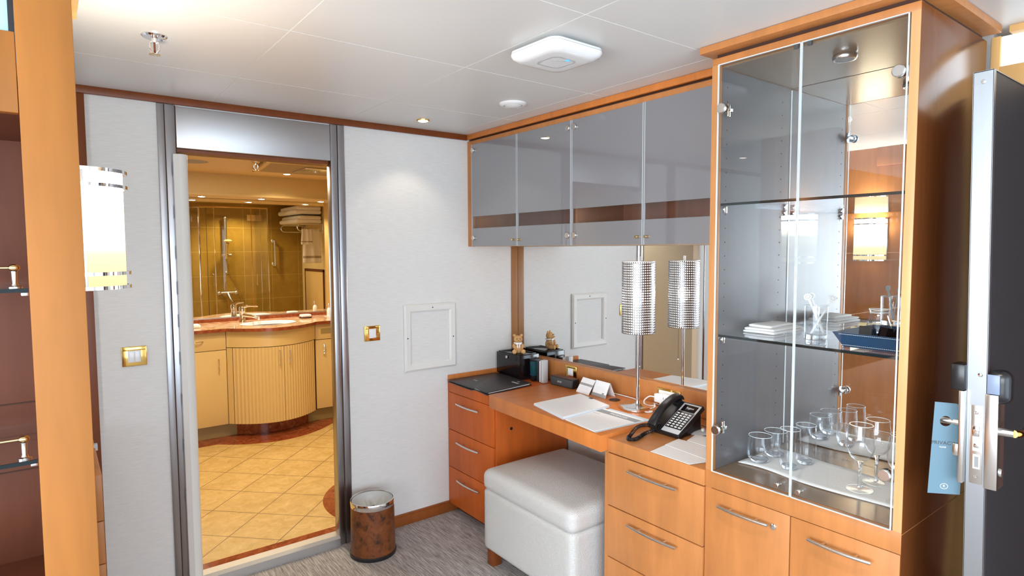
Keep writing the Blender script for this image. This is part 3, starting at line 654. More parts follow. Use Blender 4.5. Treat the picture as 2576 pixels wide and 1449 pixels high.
# booklets and gadget standing against the box and upstand
t = thing('tablet_case', (-0.085, -0.283, 0.7455), 'teal screened black case standing upright beside black box', 'case')
MT = Matrix.Translation((-0.098, -0.285, 0.7455)) @ Matrix.Rotation(math.radians(-6), 4, 'Z')
MB().box(-0.022, 0.030, -0.014, 0.010, 0.0, 0.122, 0.003).xf(MT).build('shell', 'black_plastic', t)
MB().box(-0.0235, -0.0215, -0.0125, 0.012, 0.030, 0.110, 0.0005).box(-0.021, 0.026, -0.0150, -0.0135, 0.030, 0.110, 0.0005).xf(MT).build('teal_face', 'teal_cover', t)
books = [(-0.318, 0.014, 0.115, 'black_leather', 'slim black booklet standing between the teal case and silver block', 'booklet', 'booklet'), (-0.338, 0.009, 0.118, 'paper', 'thin white booklet standing upright next to silver grey block', 'booklet', 'booklet')]
for y, w_, hh, mt, lb, nm, ct in books:
    tag(MB().box(-0.106, -0.068, y - w_ / 2, y + w_ / 2, 0.7455, 0.7455 + hh, 0.0012).build(nm, mt), lb, ct)
t = thing('slipcase', (-0.08, -0.372, 0.7455), 'silver grey upright slipcase at the desk upstand left of speaker', 'slipcase')
MB().box(-0.110, -0.078, -0.376, -0.3485, 0.7455, 0.872, 0.0015).build('case_body', 'silver_plastic', t)
MB().box(-0.1115, -0.1085, -0.368, -0.3645, 0.748, 0.870).build('case_spine', 'white_plastic', t)
t = thing('bluetooth_speaker', (-0.115, -0.555, 0.765), 'long black portable speaker with maker name on front, against desk upstand', 'speaker')
Ms = Matrix.Translation((-0.118, -0.556, 0.765)) @ Matrix.Rotation(math.radians(3), 4, 'Z')
MB().box(-0.026, 0.026, -0.083, 0.083, 0.0, 0.047, 0.004, 3).xf(Ms).build('speaker_body', 'black_plastic', t)
MB().box(-0.0265, -0.0245, -0.078, 0.078, 0.004, 0.043, 0.001).xf(Ms).build('front_grille', 'dark_grey', t)
MB().box(-0.022, 0.022, -0.079, 0.079, 0.0465, 0.0478).xf(Ms).build('top_panel', 'brown_veneer', t)
lettering('BOSE', 0.013, Ms @ Vector((-0.0270, 0.012, 0.024)), Ms.to_3x3() @ Vector((0, -1, 0)), (0, 0, 1), 'silver_plastic', t, shear=0.3)
def tent(c, rot, w, hh, spread, label, foot, face, band_top):
    t = thing('tent_card', c, label, 'card'); Mt = Matrix.Translation(c) @ Matrix.Rotation(rot, 4, 'Z')
    th = 0.0009
    a_ = MB().prism([(-spread, 0), (-th, hh), (0, hh), (-spread + 2 * th, 0)], -w / 2, w / 2, 'Y').xf(Mt)
    # prism on axis Y maps (u,w)->(x,z)
    a_.build('front_leaf', face, t, smooth=0)
    MB().prism([(spread, 0), (th, hh), (0, hh), (spread - 2 * th, 0)], -w / 2, w / 2, 'Y').xf(Mt).build('back_leaf', face, t, smooth=0)
    def q(u0, u1, k0, k1):   # band between heights k0..k1
        x0_ = -spread * (1 - k0) - 0.0006; x1_ = -spread * (1 - k1) - 0.0006
        v = [(x0_, u0, hh * k0), (x0_, u1, hh * k0), (x1_, u1, hh * k1), (x1_, u0, hh * k1)]
        return [Mt @ Vector(p) for p in v]
    def quad(b_, P): b_.bm.faces.new([b_.bm.verts.new(p) for p in P]); return b_._done()
    quad(MB(), q(-w / 2, w / 2, *band_top)).build('grey_band', 'card_grey', t, smooth=0)
    ln = MB()
    for k in (0.30, 0.36, 0.42) if band_top[0] > 0.4 else (0.45, 0.52, 0.60): quad(ln, q(-w * 0.3, w * 0.32, k, k + 0.012))
    ln.build('text_lines', 'faint_ink', t, smooth=0)
    return t, Mt, quad, q
tent((-0.113, -0.735, 0.765), math.radians(-6), 0.100, 0.068, 0.046, 'leaning white tent card with grey upper half beside the speaker', 0, 'paper', (0.52, 0.995))
t, Mt, quad, q = tent((-0.112, -0.830, 0.765), math.radians(-4), 0.100, 0.070, 0.034, 'upright white tent card with grey foot band and small logo square', 0, 'paper', (0.005, 0.20))
quad(MB(), [p + Vector((-0.0004, 0, 0)) for p in q(-0.034, -0.020, 0.13, 0.30)]).build('logo_square', 'ink_grey', t, smooth=0)
# papers on the desk
def paper_stack(name, quad_, z0, n, th, label, jit=0.0018):
    t = thing(name, (sum(q[0] for q in quad_) / 4, sum(q[1] for q in quad_) / 4, z0), label, 'papers')
    for k in range(n):
        j = lambda: random.uniform(-jit, jit) if k < n - 1 else 0
        MB().sheet([(a + j(), b_ + j()) for a, b_ in quad_], z0 + k * th + 0.0001, z0 + (k + 1) * th).build('sheet', 'paper' if k % 2 == 0 or k == n - 1 else 'paper_edge', t, smooth=0)
    return t
def lines(parent, P0, ux, uy, z, rows, mat='faint_ink'):
    b_ = MB(); ux = Vector(ux).normalized(); uy = Vector(uy).normalized()
    for (s, t_, L, hgt) in rows:
        p = Vector(P0) + ux * s + uy * t_
        c = [p, p + ux * L, p + ux * L + uy * hgt, p + uy * hgt]
        b_.bm.faces.new([b_.bm.verts.new((q.x, q.y, z)) for q in c])
    b_._done(); return b_.build('print', mat, parent, smooth=0)
Q1 = [(-0.549, -1.020), (-0.499, -0.766), (-0.203, -0.762), (-0.253, -1.005)]
t = paper_stack('paper_stack', Q1, 0.7655, 9, 0.0012, 'thick pile of white sheets lying on middle of the desk')
ux, uy = (-0.20, -0.98), (0.98, -0.02)
lines(t, (-0.50, -0.79), (0.0 - 0.19, -0.98), (0.98, -0.19), 0.7767, [(0.03, 0.03 + 0.012 * k, 0.16 - 0.02 * (k % 3), 0.0010) for k in range(15)])
MB().sheet([(-0.235, -0.850), (-0.218, -0.852), (-0.221, -0.878), (-0.238, -0.876)], 0.7765, 0.7768).build('dark_logo', 'dark_grey', t, smooth=0)
Q2 = [(-0.538, -0.998), (-0.566, -1.222), (-0.290, -1.242), (-0.282, -1.000)]
t = thing('newsletter_sheet', (-0.42, -1.12, 0.7655), 'white PASSAGES news sheet with grey title band at desk corner', 'paper')
MB().sheet(Q2, 0.7656, 0.7668).build('sheet', 'paper', t, smooth=0)
MB().sheet([(-0.545, -1.03), (-0.572, -1.235), (-0.262, -1.258), (-0.264, -1.02)], 0.76515, 0.76555).build('under_sheet', 'paper_edge', t, smooth=0)
MB().sheet([(-0.345, -1.002), (-0.345, -1.238), (-0.306, -1.241), (-0.303, -1.001)], 0.7668, 0.7670).build('title_band', 'ink_grey', t, smooth=0)
lettering('PASSAGES', 0.0225, (-0.325, -1.130, 0.7672), (-0.02, -1, 0), (1, -0.02, 0), 'paper', t)
lines(t, (-0.37, -1.02), (0, -1), (1, 0), 0.7670, [(0.0, 0.0, 0.04, 0.003)], 'ink_grey')
lines(t, (-0.54, -1.02), (-0.09, -1), (1, -0.05), 0.7670, [(0.01, 0.015 + 0.013 * k, 0.17 - 0.03 * (k % 4 == 3), 0.0010) for k in range(11)])
# papers beside the phone
Q3 = [(-0.530, -1.487), (-0.547, -1.660), (-0.447, -1.658), (-0.444, -1.473)]
def sheet_thing(q, z, label, mat='paper', lifted=0):
    c = (sum(p[0] for p in q) / 4, sum(p[1] for p in q) / 4, z); t = thing('loose_paper', c, label, 'paper')
    MB().sheet(q, z, z + 0.0011).build('sheet', mat, t, smooth=0)
    MB().sheet([(a + 0.002, b_ - 0.001) for a, b_ in q], z - 0.0009, z - 0.0001).build('backing', 'teal_cover', t, smooth=0)
    return t
t = sheet_thing([(-0.545, -1.487), (-0.545, -1.655), (-0.440, -1.690), (-0.420, -1.470)], 0.7515, 'white sheet with dark backing nearest the cabinet top front edge')
t = sheet_thing([(-0.447, -1.475), (-0.47, -1.705), (-0.345, -1.708), (-0.352, -1.462)], 0.7540, 'middle white printed sheet overlapping others right of the telephone')
lines(t, (-0.45, -1.49), (-0.05, -1), (1, -0.05), 0.7553, [(0.0, 0.02 + 0.02 * k, 0.16, 0.0012) for k in range(4)])
t = sheet_thing([(-0.350, -1.500), (-0.355, -1.708), (-0.215, -1.708), (-0.262, -1.475)], 0.7565, 'pale blue edged sheet at the back beside the display cabinet', 'paper')

# telephone
PF = Vector((-0.352, -1.393, 0.7600)); sl = math.radians(32)
U = Vector((-0.05, -1, 0)).normalized(); Hh = Vector((1, -0.05, 0)).normalized(); V_ = (Hh * math.cos(sl) + Vector((0, 0, 1)) * math.sin(sl)); Nn = U.cross(V_)
Mp = mat4(PF, U, V_, Nn)
t = thing('telephone', (-0.28, -1.40, 0.7505), 'black desk telephone with handset and coiled cord beside the papers', 'telephone')
MB().box(-0.074, 0.074, 0.0, 0.178, -0.010, 0.008, 0.004, 3).xf(Mp).build('base', 'black_plastic', t)
MB().prism([(-0.345, 0.7505), (-0.20, 0.7505), (-0.205, 0.842), (-0.235, 0.832), (-0.34, 0.762)], -1.455, -1.335, 'Y').build('wedge', 'black_plastic', t)
MB().lathe([(0.045, 0), (0.050, 0.004), (0.030, 0.010), (0.0005, 0.012)], (-0.215, -1.455, 0.7505), 32, cap=True).ball((-0.225, -1.482, 0.770), 0.008).build('stand_foot', 'silver_plastic', t)
MB().box(-0.016, 0.070, 0.006, 0.170, 0.0078, 0.0098, 0.001).xf(Mp).build('face_plate', 'silver_plastic', t)
MB().box(-0.006, 0.062, 0.125, 0.162, 0.0095, 0.0108, 0.001).xf(Mp).build('display', 'black_lacquer', t)
lettering('Regent', 0.013, Mp @ Vector((0.030, 0.146, 0.0110)), U, V_, 'silver_plastic', t)
MB().box(-0.0135, 0.0675, 0.028, 0.123, 0.0095, 0.0102).xf(Mp).build('key_field', 'black_plastic', t)
for r_ in range(7):
    for c_ in range(4):
        MB().box(-0.008 + c_ * 0.0185, 0.004 + c_ * 0.0185, 0.034 + r_ * 0.0122, 0.0400 + r_ * 0.0122, 0.0100, 0.0122, 0.0007).xf(Mp).build('key', 'white_plastic', t)
hs = [( -0.048, -0.006, 0.022), (-0.048, 0.010, 0.034), (-0.048, 0.045, 0.044), (-0.048, 0.090, 0.049), (-0.048, 0.135, 0.044), (-0.048, 0.168, 0.034), (-0.048, 0.186, 0.020)]
hb = MB(); P = spline([Vector(p) for p in hs], 5); rings = []
for i, p in enumerate(P):
    s_ = i / (len(P) - 1); e_ = abs(2 * s_ - 1); w_ = 0.0190 + 0.0060 * e_ ** 2; hh = 0.009 + 0.008 * e_ ** 3
    if i in (0, len(P) - 1): w_ *= 0.75; hh *= 0.75
    rings.append([Vector((p.x + w_ * math.copysign(abs(math.cos(a)) ** 0.6, math.cos(a)), p.y, p.z + hh * math.copysign(abs(math.sin(a)) ** 0.7, math.sin(a)))) for a in [2 * PI * k / 20 for k in range(20)]])
hb.rings(rings).xf(Mp); hset = hb.build('handset', 'black_plastic', t, smooth=50)
MB().box(-0.066, -0.030, 0.002, 0.030, 0.004, 0.016, 0.004).xf(Mp).build('cradle', 'black_plastic', t)
MB().box(-0.066, -0.030, 0.150, 0.178, 0.004, 0.018, 0.004).xf(Mp).build('cradle', 'black_plastic', t)
path = spline([Vector(p) for p in ((-0.350, -1.332, 0.775), (-0.385, -1.322, 0.782), (-0.430, -1.322, 0.780), (-0.480, -1.335, 0.7640), (-0.512, -1.350, 0.7590), (-0.500, -1.372, 0.7590), (-0.455, -1.362, 0.7590), (-0.415, -1.350, 0.7600), (-0.365, -1.350, 0.764))], 7)
cl = []; tot = len(path)
for i, p in enumerate(path):
    tn = (path[min(i + 1, tot - 1)] - path[max(i - 1, 0)]).normalized(); a_ = Vector((0, 0, 1)); n1 = tn.cross(a_).normalized(); n2 = tn.cross(n1)
    nx = path[min(i + 1, tot - 1)]
    for k in range(8):
        th = 2 * PI * (k / 8); cl.append(p.lerp(nx, k / 8) + (n1 * math.cos(th) + n2 * math.sin(th)) * 0.0062)
MB().tube(cl, 0.0016, 6).build('coiled_cord', 'black_plastic', t)
cb = []
for k in range(60):
    a = k * 0.62; cb.append(Vector((-0.115 + 0.030 * math.cos(a) * (1 + 0.2 * math.sin(k)), -1.560 + 0.045 * math.sin(a), 0.760 + 0.012 * math.sin(a * 0.37) + 0.008)))
cb = [Vector((-0.19, -1.45, 0.775)), Vector((-0.165, -1.50, 0.765))] + cb
tag(MB().tube(spline(cb, 3), 0.0018, 6).build('black_cable', 'black_plastic'), 'tangled black phone cable coiled behind the telephone by the cabinet', 'cable')

# ================================================================ DISPLAY CABINET
XF = -0.540; YA, YB = -1.716, -2.300
dc = thing('display_cabinet', (-0.28, -2.008, 0), 'tall cherry wood display cabinet with clear glass doors and mirrored back', 'cabinet')
MB().box(XF + 0.001, -0.053, YB - 0.0005, YB + 0.0215, 0.0, 2.083, 0.001).build('side_panel', 'shaded_dark_wood', dc)
MB().box(XF + 0.001, -0.053, YA - 0.0225, YA + 0.0005, 0.0, 2.083, 0.001).build('side_panel', 'cherry_wood', dc)
MB().box(XF, XF + 0.02, YB, YA, 2.062, 2.084, 0.001).build('top_rail', 'cherry_wood', dc)
MB().box(XF, XF + 0.02, YB, YA, 0.697, 0.754, 0.001).build('bottom_rail', 'cherry_wood', dc)
for q in (YA - 0.024, YB): MB().box(XF - 0.001, XF + 0.0195, q, q + (0.024 if q != YB else 0.021), 0.754, 2.063, 0.001).build('stile', 'pale_cherry' if q != YB else 'reflection_stile', dc)
MB().box(XF + 0.021, -0.06, YB + 0.022, YA - 0.023, 0.735, 0.7545).build('inner_floor', 'glow_gold_lacquer', dc)
MB().box(XF + 0.021, -0.06, YB + 0.022, YA - 0.023, 2.056, 2.075).build('inner_top', 'glow_gold_lacquer', dc)
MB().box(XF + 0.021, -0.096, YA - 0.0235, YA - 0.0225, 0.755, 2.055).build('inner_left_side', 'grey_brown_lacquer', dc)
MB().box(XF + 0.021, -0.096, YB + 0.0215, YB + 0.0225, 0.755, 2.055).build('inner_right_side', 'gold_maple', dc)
MB().box(-0.095, -0.088, YB + 0.022, YA - 0.023, 0.755, 2.055).build('back_mirror', 'mirror_silver', dc, smooth=0)
MB().box(XF + 0.012, -0.06, YB + 0.010, YA - 0.010, 2.0841, 2.0979).build('shadow_gap', 'seam_dark', dc)
MB().box(-0.576, -0.05, -2.334, -1.692, 2.098, 2.119, 0.0015).build('crown', 'cherry_wood', dc)
MB().box(-0.097, -0.0945, YA - 0.026, YA - 0.0235, 0.76, 2.05).build('mirror_edge', 'glass_edge', dc, smooth=0)
hd = MB()
for z in [0.83 + 0.045 * k for k in range(27)]:
    for x in (-0.49, -0.155): hd.cyl((x, YA - 0.0232, z), (x, YA - 0.0241, z), 0.0022, 8)
hd.build('shelf_pin_hole', 'seam_dark', dc)
for z in (1.621, 1.1965):
    s_ = MB().box(XF + 0.022, -0.097, YB + 0.024, YA - 0.025, z, z + 0.008).build('glass_shelf', 'clear_pane', dc, smooth=0)
    MB().box(XF + 0.0205, XF + 0.0225, YB + 0.024, YA - 0.025, z, z + 0.008).build('front_edge', 'glass_edge_dark', s_, smooth=0)
    for x in (-0.50, -0.125):
        for yy, sg in ((YA - 0.025, -1), (YB + 0.023, 1)):
            MB().box(x - 0.006, x + 0.006, yy, yy + sg * 0.008, z - 0.022, z - 0.001, 0.001).box(x - 0.011, x + 0.011, yy, yy + sg * 0.005, z - 0.014, z - 0.006, 0.001).build('shelf_clip', 'chrome', dc)
ym = -2.008
for i, (y1, y0) in enumerate(((YA - 0.0265, ym + 0.001), (ym - 0.001, YB + 0.0235))):
    d = MB().box(XF - 0.008, XF - 0.002, y0, y1, 0.7555, 2.0605).build('glass_door', 'clear_pane', dc, smooth=0)
    MB().box(XF - 0.0083, XF - 0.0017, y0 - 0.0002, y0 + 0.0014, 0.755, 2.061).box(XF - 0.0083, XF - 0.0017, y1 - 0.0014, y1 + 0.0002, 0.755, 2.061).box(XF - 0.0083, XF - 0.0017, y0, y1, 0.7550, 0.7565).box(XF - 0.0083, XF - 0.0017, y0, y1, 2.0592, 2.061).build('polished_edge', 'glass_edge', d, smooth=0)
    hy = y1 - 0.017 if i == 0 else y0 + 0.017; sg = 1 if i == 0 else -1
    for z in (1.923, 0.897):
        MB().lathe([(0.0135, -0.0170), (0.0155, -0.0150), (0.0155, -0.010), (0.0150, -0.008)], (XF, hy, z), 30, axis='X').build('hinge_cap', 'nickel', d)
        MB().lathe([(0.0135, -0.0015), (0.0155, 0.004), (0.0135, 0.008)], (XF, hy, z), 30, axis='X').box(XF + 0.006, XF + 0.042, hy - 0.006, hy + 0.006, z - 0.005, z + 0.005, 0.001).box(XF + 0.028, XF + 0.040, hy + sg * 0.001, hy + sg * 0.009, z - 0.020, z + 0.020, 0.002).build('hinge_arm', 'chrome', d)
    ky = ym + 0.032 if i == 0 else ym - 0.033
    MB().lathe([(0.0062, -0.030), (0.0072, -0.029), (0.0062, -0.024), (0.0052, -0.012), (0.0068, -0.008)], (XF, ky, 0.785), 24, axis='X').build('knob', 'nickel', d)
    MB().box(XF - 0.002, XF + 0.006, (y0 if i == 0 else y1) + (0.012 if i == 0 else -0.024), (y0 if i == 0 else y1) + (0.024 if i == 0 else -0.012), 2.048, 2.060).build('catch', 'dark_grey', d)
pk = MB().lathe([(0.026, -0.017), (0.031, -0.0165), (0.0335, -0.012), (0.0335, -0.005), (0.030, 0.0)], (-0.352, -2.038, 2.056), 40, cap=False).build('puck_light', 'nickel', dc)
MB().lathe([(0.0005, -0.0165), (0.0262, -0.0165)], (-0.352, -2.038, 2.056), 32, cap=False).build('diffuser', 'grey_plastic', pk, smooth=0)
dl = MB().box(XF, XF + 0.018, ym + 0.0015, YA - 0.001, 0.08, 0.695, 0.0012).build('cupboard_door', 'cherry_wood', dc)
bar_handle(dl, XF, -1.776, -1.947, 0.651, 'nickel')
MB().lathe([(0.0005, -0.006), (0.006, -0.006), (0.0095, -0.0045), (0.0105, 0.0)], (XF, -1.957, 0.646), 28, axis='X', cap=False).box(XF - 0.0068, XF - 0.0058, -1.9605, -1.9535, 0.6452, 0.6468).build('lock', 'chrome', dl)
dr = MB().box(XF, XF + 0.018, YB + 0.001, ym - 0.0015, 0.08, 0.695, 0.0012).build('cupboard_door', 'cherry_wood', dc)
bar_handle(dr, XF, -2.070, -2.238, 0.655, 'nickel')
MB().box(-0.50, -0.06, YB + 0.022, YA - 0.023, 0.0, 0.08).build('kick_board', 'brown_veneer', dc)
MB().box(XF + 0.001, -0.053, YB - 0.0006, YB + 0.002, 0.7485, 0.7505).build('side_seam', 'pale_cherry', dc)

# contents: towel mat, glasses
mt = MB()
nx_, ny_ = 10, 40; V2 = []
for i in range(nx_ + 1):
    row = []
    for j in range(ny_ + 1):
        u, v = i / nx_, j / ny_; x = -0.408 + u * 0.225 + 0.010 * math.sin(v * 9) * (1 - u); y = -1.752 - v * 0.515
        if v < 0.05: x += 0
        row.append(mt.bm.verts.new((x + 0.012 * math.sin(v * 5 + 1) * u, y, 0.7585 + 0.0012 * math.sin(v * 14) * (1 if i in (0, nx_) else 0.3) + 0.001)))
    V2.append(row)
for i in range(nx_):
    for j in range(ny_): mt.bm.faces.new((V2[i][j], V2[i + 1][j], V2[i + 1][j + 1], V2[i][j + 1]))
mt._done(); o = mt.build('towel_mat', 'cloth_white'); md = o.modifiers.new('thick', 'SOLIDIFY'); md.thickness = 0.003; md.offset = -1
tag(o, 'white ribbed cloth runner under the glasses on cabinet floor', 'cloth')
ZG = 0.7615
def tumbler(x, y, hgt, r, label, group=None, name='drinking_glass', belly=1.06):
    t = thing(name, (x, y, ZG), label, 'glass', group); w = 0.0013
    out = [(r * 0.70, 0.0), (r * 0.80, 0.003), (r * 0.98, hgt * 0.18), (r * belly, hgt * 0.38), (r * 1.0, hgt * 0.75), (r * 0.94, hgt)]
    inn = [(r * 0.94 - w, hgt), (r * 1.0 - w, hgt * 0.75), (r * belly - w, hgt * 0.38), (r * 0.96 - w, hgt * 0.20), (r * 0.70, 0.011), (0.0005, 0.010)]
    MB().lathe([(0.0005, 0)] + out + inn, (x, y, ZG), 36, cap=False).build('bowl', 'drink_glass', t, smooth=60)
    MB().lathe([(0.0005, 0.001), (r * 0.69, 0.001), (r * 0.74, 0.005), (r * 0.68, 0.0095), (0.0005, 0.0085)], (x, y, ZG), 36, cap=False).build('thick_base', 'solid_glass', t, smooth=60)
    MB().tube([(x + (r * 0.94 - w / 2) * math.cos(a), y + (r * 0.94 - w / 2) * math.sin(a), ZG + hgt) for a in [2 * PI * k / 36 for k in range(36)]], 0.0010, 6, closed=True).build('rim', 'glass_edge', t)
    return t
g1 = 'tumblers on the cabinet floor'
ta = tumbler(-0.347, -1.795, 0.088, 0.0400, 'short stout tumbler at front left of the cabinet floor', g1)
dup(ta, (0.092, -0.004, 0), 'short stout tumbler at back left near the cabinet mirror')
tb = tumbler(-0.333, -1.892, 0.130, 0.0335, 'tall slim tumbler in front row behind door gap', g1, belly=1.03)
dup(tb, (0.088, -0.008, 0), 'tall slim tumbler in back row close to cabinet mirror')
def wineglass(x, y, label):
    t = thing('wine_glass', (x, y, ZG), label, 'wine glass', 'wine glasses on the cabinet floor')
    r = 0.0375
    MB().lathe([(0.0005, 0), (0.036, 0.0008), (0.0365, 0.002), (0.020, 0.0045), (0.007, 0.0075), (0.0005, 0.008)], (x, y, ZG), 36, cap=False).build('foot', 'foot_glass', t, smooth=60)
    MB().lathe([(0.0005, 0.0085), (0.0065, 0.009), (0.0045, 0.020), (0.0038, 0.050), (0.0048, 0.078), (0.0085, 0.0865), (0.0005, 0.0868)], (x, y, ZG), 28, cap=False).build('stem', 'solid_glass', t, smooth=60)
    MB().lathe([(0.010, 0.088), (0.024, 0.097), (0.0345, 0.115), (r + 0.001, 0.135), (r - 0.001, 0.160), (0.0315, 0.198), (0.0305, 0.198), (r - 0.002, 0.160), (r, 0.135), (0.0335, 0.116), (0.023, 0.099), (0.0005, 0.090)], (x, y, ZG), 40, cap=False).build('bowl', 'drink_glass', t, smooth=60)
    MB().tube([(x + 0.031 * math.cos(a), y + 0.031 * math.sin(a), ZG + 0.198) for a in [2 * PI * k / 36 for k in range(36)]], 0.0009, 6, closed=True).build('rim', 'glass_edge', t)
    MB().tube([(x + 0.0355 * math.cos(a), y + 0.0355 * math.sin(a), ZG + 0.0018) for a in [2 * PI * k / 36 for k in range(36)]], 0.0007, 6, closed=True).build('foot_edge', 'glass_edge', t)
    return t
wa = wineglass(-0.345, -2.115, 'clear stemmed wine glass nearest the door in the middle')
dup(wa, (0.095, -0.008, 0), 'clear stemmed wine glass standing behind and closer to mirror')
dup(wa, (-0.018, -0.118, 0), 'clear stemmed wine glass half hidden by the right cabinet stile')

# middle shelf: napkins, stirrer glass, tray with jar
ZS = 1.2047
t = thing('folded_napkins', (-0.31, -1.80, ZS), 'pile of folded white napkins at left of the middle glass shelf', 'napkins')
for k, (x0, x1, y0, y1, zz) in enumerate(((-0.405, -0.215, -1.868, -1.757, 0), (-0.402, -0.218, -1.865, -1.760, 0.009), (-0.385, -0.235, -1.845, -1.765, 0.018))):
    MB().puff(x0, x1, y0, y1, ZS + zz, ZS + zz + 0.0085, 0.0042, 0.002, 10, 0.0008).build('napkin', 'cloth_white', t, smooth=60)
t = thing('stirrer_glass', (-0.385, -2.0, ZS), 'straight clear tumbler holding white paddle stirrers on middle shelf', 'glass')
gx_, gy_ = -0.372, -1.985
MB().lathe([(0.0005, 0), (0.031, 0), (0.0325, 0.003), (0.0335, 0.103), (0.0320, 0.103), (0.0310, 0.020), (0.0005, 0.017)], (gx_, gy_, ZS), 40, cap=False).build('tumbler_body', 'drink_glass', t, smooth=60)
MB().lathe([(0.0005, 0.001), (0.030, 0.001), (0.0305, 0.014), (0.0005, 0.015)], (gx_, gy_, ZS), 36, cap=False).build('thick_base', 'solid_glass', t, smooth=40)
MB().tube([(gx_ + 0.0328 * math.cos(a), gy_ + 0.0328 * math.sin(a), ZS + 0.103) for a in [2 * PI * k / 36 for k in range(36)]], 0.0009, 6, closed=True).build('rim', 'glass_edge', t)
def stirrer(a, b_, label):
    a = Vector(a); b_ = Vector(b_); dd = (b_ - a).normalized(); nrm = Vector((0.80, 0.60, 0)); nrm = (nrm - dd * nrm.dot(dd)).normalized(); sd = dd.cross(nrm)
    Mx = mat4(a, sd, nrm, dd); L = (b_ - a).length
    t = thing('drink_stirrer', tuple(a), label, 'stirrer', 'paddle stirrers in the tumbler')
    MB().box(-0.0028, 0.0028, -0.0009, 0.0009, 0.0, L - 0.010).xf(Mx).build('stick', 'white_plastic', t, smooth=0)
    MB().lathe([(0.0115, -0.001), (0.0118, 0.0), (0.0115, 0.001)], (0, 0, L), 30, sy=0.92, axis='Y').xf(Mx).build('paddle', 'white_plastic', t)
    MB().tube([(0.0065 * math.cos(q), -0.0014, L + 0.0050 * math.sin(q)) for q in [2 * PI * k / 24 for k in range(24)]], 0.0004, 5, closed=True).xf(Mx).build('emblem_ring', 'grey_plastic', t)
    return t
U_ = Vector((0.80, -0.60, 0))
def sp(u, z, d=0.0): p = Vector((gx_, gy_, ZS)) + U_ * u + Vector((0.6, 0.8, 0)) * d; p.z += z; return p
stirrer(sp(0.020, 0.019, -0.006), sp(-0.026, 0.130, 0.004), 'white paddle stirrer leaning left, frontmost of the leaning pair')
stirrer(sp(0.026, 0.019, 0.002), sp(-0.012, 0.132, 0.010), 'white paddle stirrer leaning left, behind the other left one')
stirrer(sp(-0.022, 0.019, -0.013), sp(0.044, 0.126, -0.010), 'white paddle stirrer leaning to the right in the tumbler')
t = thing('leather_tray', (-0.35, -2.17, ZS), 'blue leather valet tray with white stitching on the middle shelf', 'tray')
tx0, tx1, ty0, ty1 = -0.455, -0.235, -2.270, -2.105; fl = 0.022
def rect(o_, z): return [Vector((tx0 - o_, ty0 - min(o_, 0.004), z)), Vector((tx1 + o_, ty0 - min(o_, 0.004), z)), Vector((tx1 + o_, ty1 + o_, z)), Vector((tx0 - o_, ty1 + o_, z))]
MB().rings([rect(0, ZS), rect(fl, ZS + 0.042), rect(fl - 0.004, ZS + 0.042), rect(-0.004, ZS + 0.003)], cap0=True, cap1=True).build('tray_body', 'blue_leather', t, smooth=20)
st = MB()
for k in range(34):
    y = ty0 + 0.006 + (ty1 - ty0) * k / 34
    st.box(tx0 - fl - 0.0006 + 0.0, tx0 - fl + 0.0016, y, y + 0.0028, ZS + 0.0375, ZS + 0.0385).box(tx0 - 0.0045, tx0 - 0.0020, y, y + 0.0028, ZS + 0.0050, ZS + 0.0060)
st.build('stitching', 'white_plastic', t, smooth=0)
t = thing('glass_jar', (-0.30, -2.145, ZS + 0.003), 'small round glass jar with flared neck standing in tray', 'jar')
jx, jy, jz = -0.325, -2.145, ZS + 0.0035
MB().lathe([(0.0005, 0), (0.030, 0), (0.036, 0.012), (0.037, 0.035), (0.028, 0.062), (0.0225, 0.080), (0.0235, 0.092), (0.0265, 0.096), (0.0255, 0.098), (0.0215, 0.092), (0.0205, 0.080), (0.026, 0.062), (0.035, 0.035), (0.034, 0.014), (0.0005, 0.004)], (jx, jy, jz), 40, cap=False).build('jar_body', 'drink_glass', t, smooth=60)
for zz, rr_ in ((0.097, 0.026), (0.088, 0.0232)):
    MB().tube([(jx + rr_ * math.cos(a), jy + rr_ * math.sin(a), jz + zz) for a in [2 * PI * k / 36 for k in range(36)]], 0.0011, 6, closed=True).build('neck_ring', 'glass_edge', t)
for k, (x, y, r_) in enumerate(((-0.400, -2.140, 0.3), (-0.395, -2.19, -0.5), (-0.40, -2.235, 1.0))):
    Mk = Matrix.Translation((x, y, ZS + 0.004)) @ Matrix.Rotation(r_, 4, 'Z')
    o = MB().prism([(-0.022, 0.0), (0.022, 0.0), (0.012, 0.050), (-0.004, 0.054)], -0.015, 0.015, 'Y').xf(Mk).build('snack_packet', 'black_lacquer')
    tag(o, ('small black glossy packet at tray left', 'small black glossy packet at tray middle', 'small black glossy packet at tray right end')[k], 'packet', 'packets in the leather tray')

# ================================================================ OPEN ENTRY DOOR WITH LOCK
DX, DY0, DY1, DT = -0.540, -2.449, -2.411, 1.886
d2 = thing('entry_door', (-0.25, -2.43, 0.02), 'open dark grey cabin entry door with metal edge beside the display cabinet', 'door')
MB().box(DX + 0.0015, 0.0, DY0 + 0.001, DY1 - 0.001, 0.02, DT - 0.001).build('door_leaf', 'door_grey', d2)
MB().box(DX + 0.0145, 0.0, DY1 - 0.001, DY1 + 0.0006, 0.02, DT - 0.002).build('inner_skin', 'shaded_dark_wood', d2)
MB().box(DX, DX + 0.0015, DY0, DY1, 0.02, DT).box(DX, DX + 0.014, DY0 - 0.0008, DY0 + 0.001, 0.02, DT).box(DX, DX + 0.014, DY1 - 0.001, DY1 + 0.0008, 0.02, DT).box(DX, 0.0, DY0 - 0.0008, DY1, DT - 0.0015, DT + 0.0005).build('edge_cover', 'door_edge_metal', d2)
lk = MB().box(DX - 0.0015, DX, -2.4435, -2.4185, 0.932, 1.118, 0.0005).build('lock_plate', 'nickel', d2)
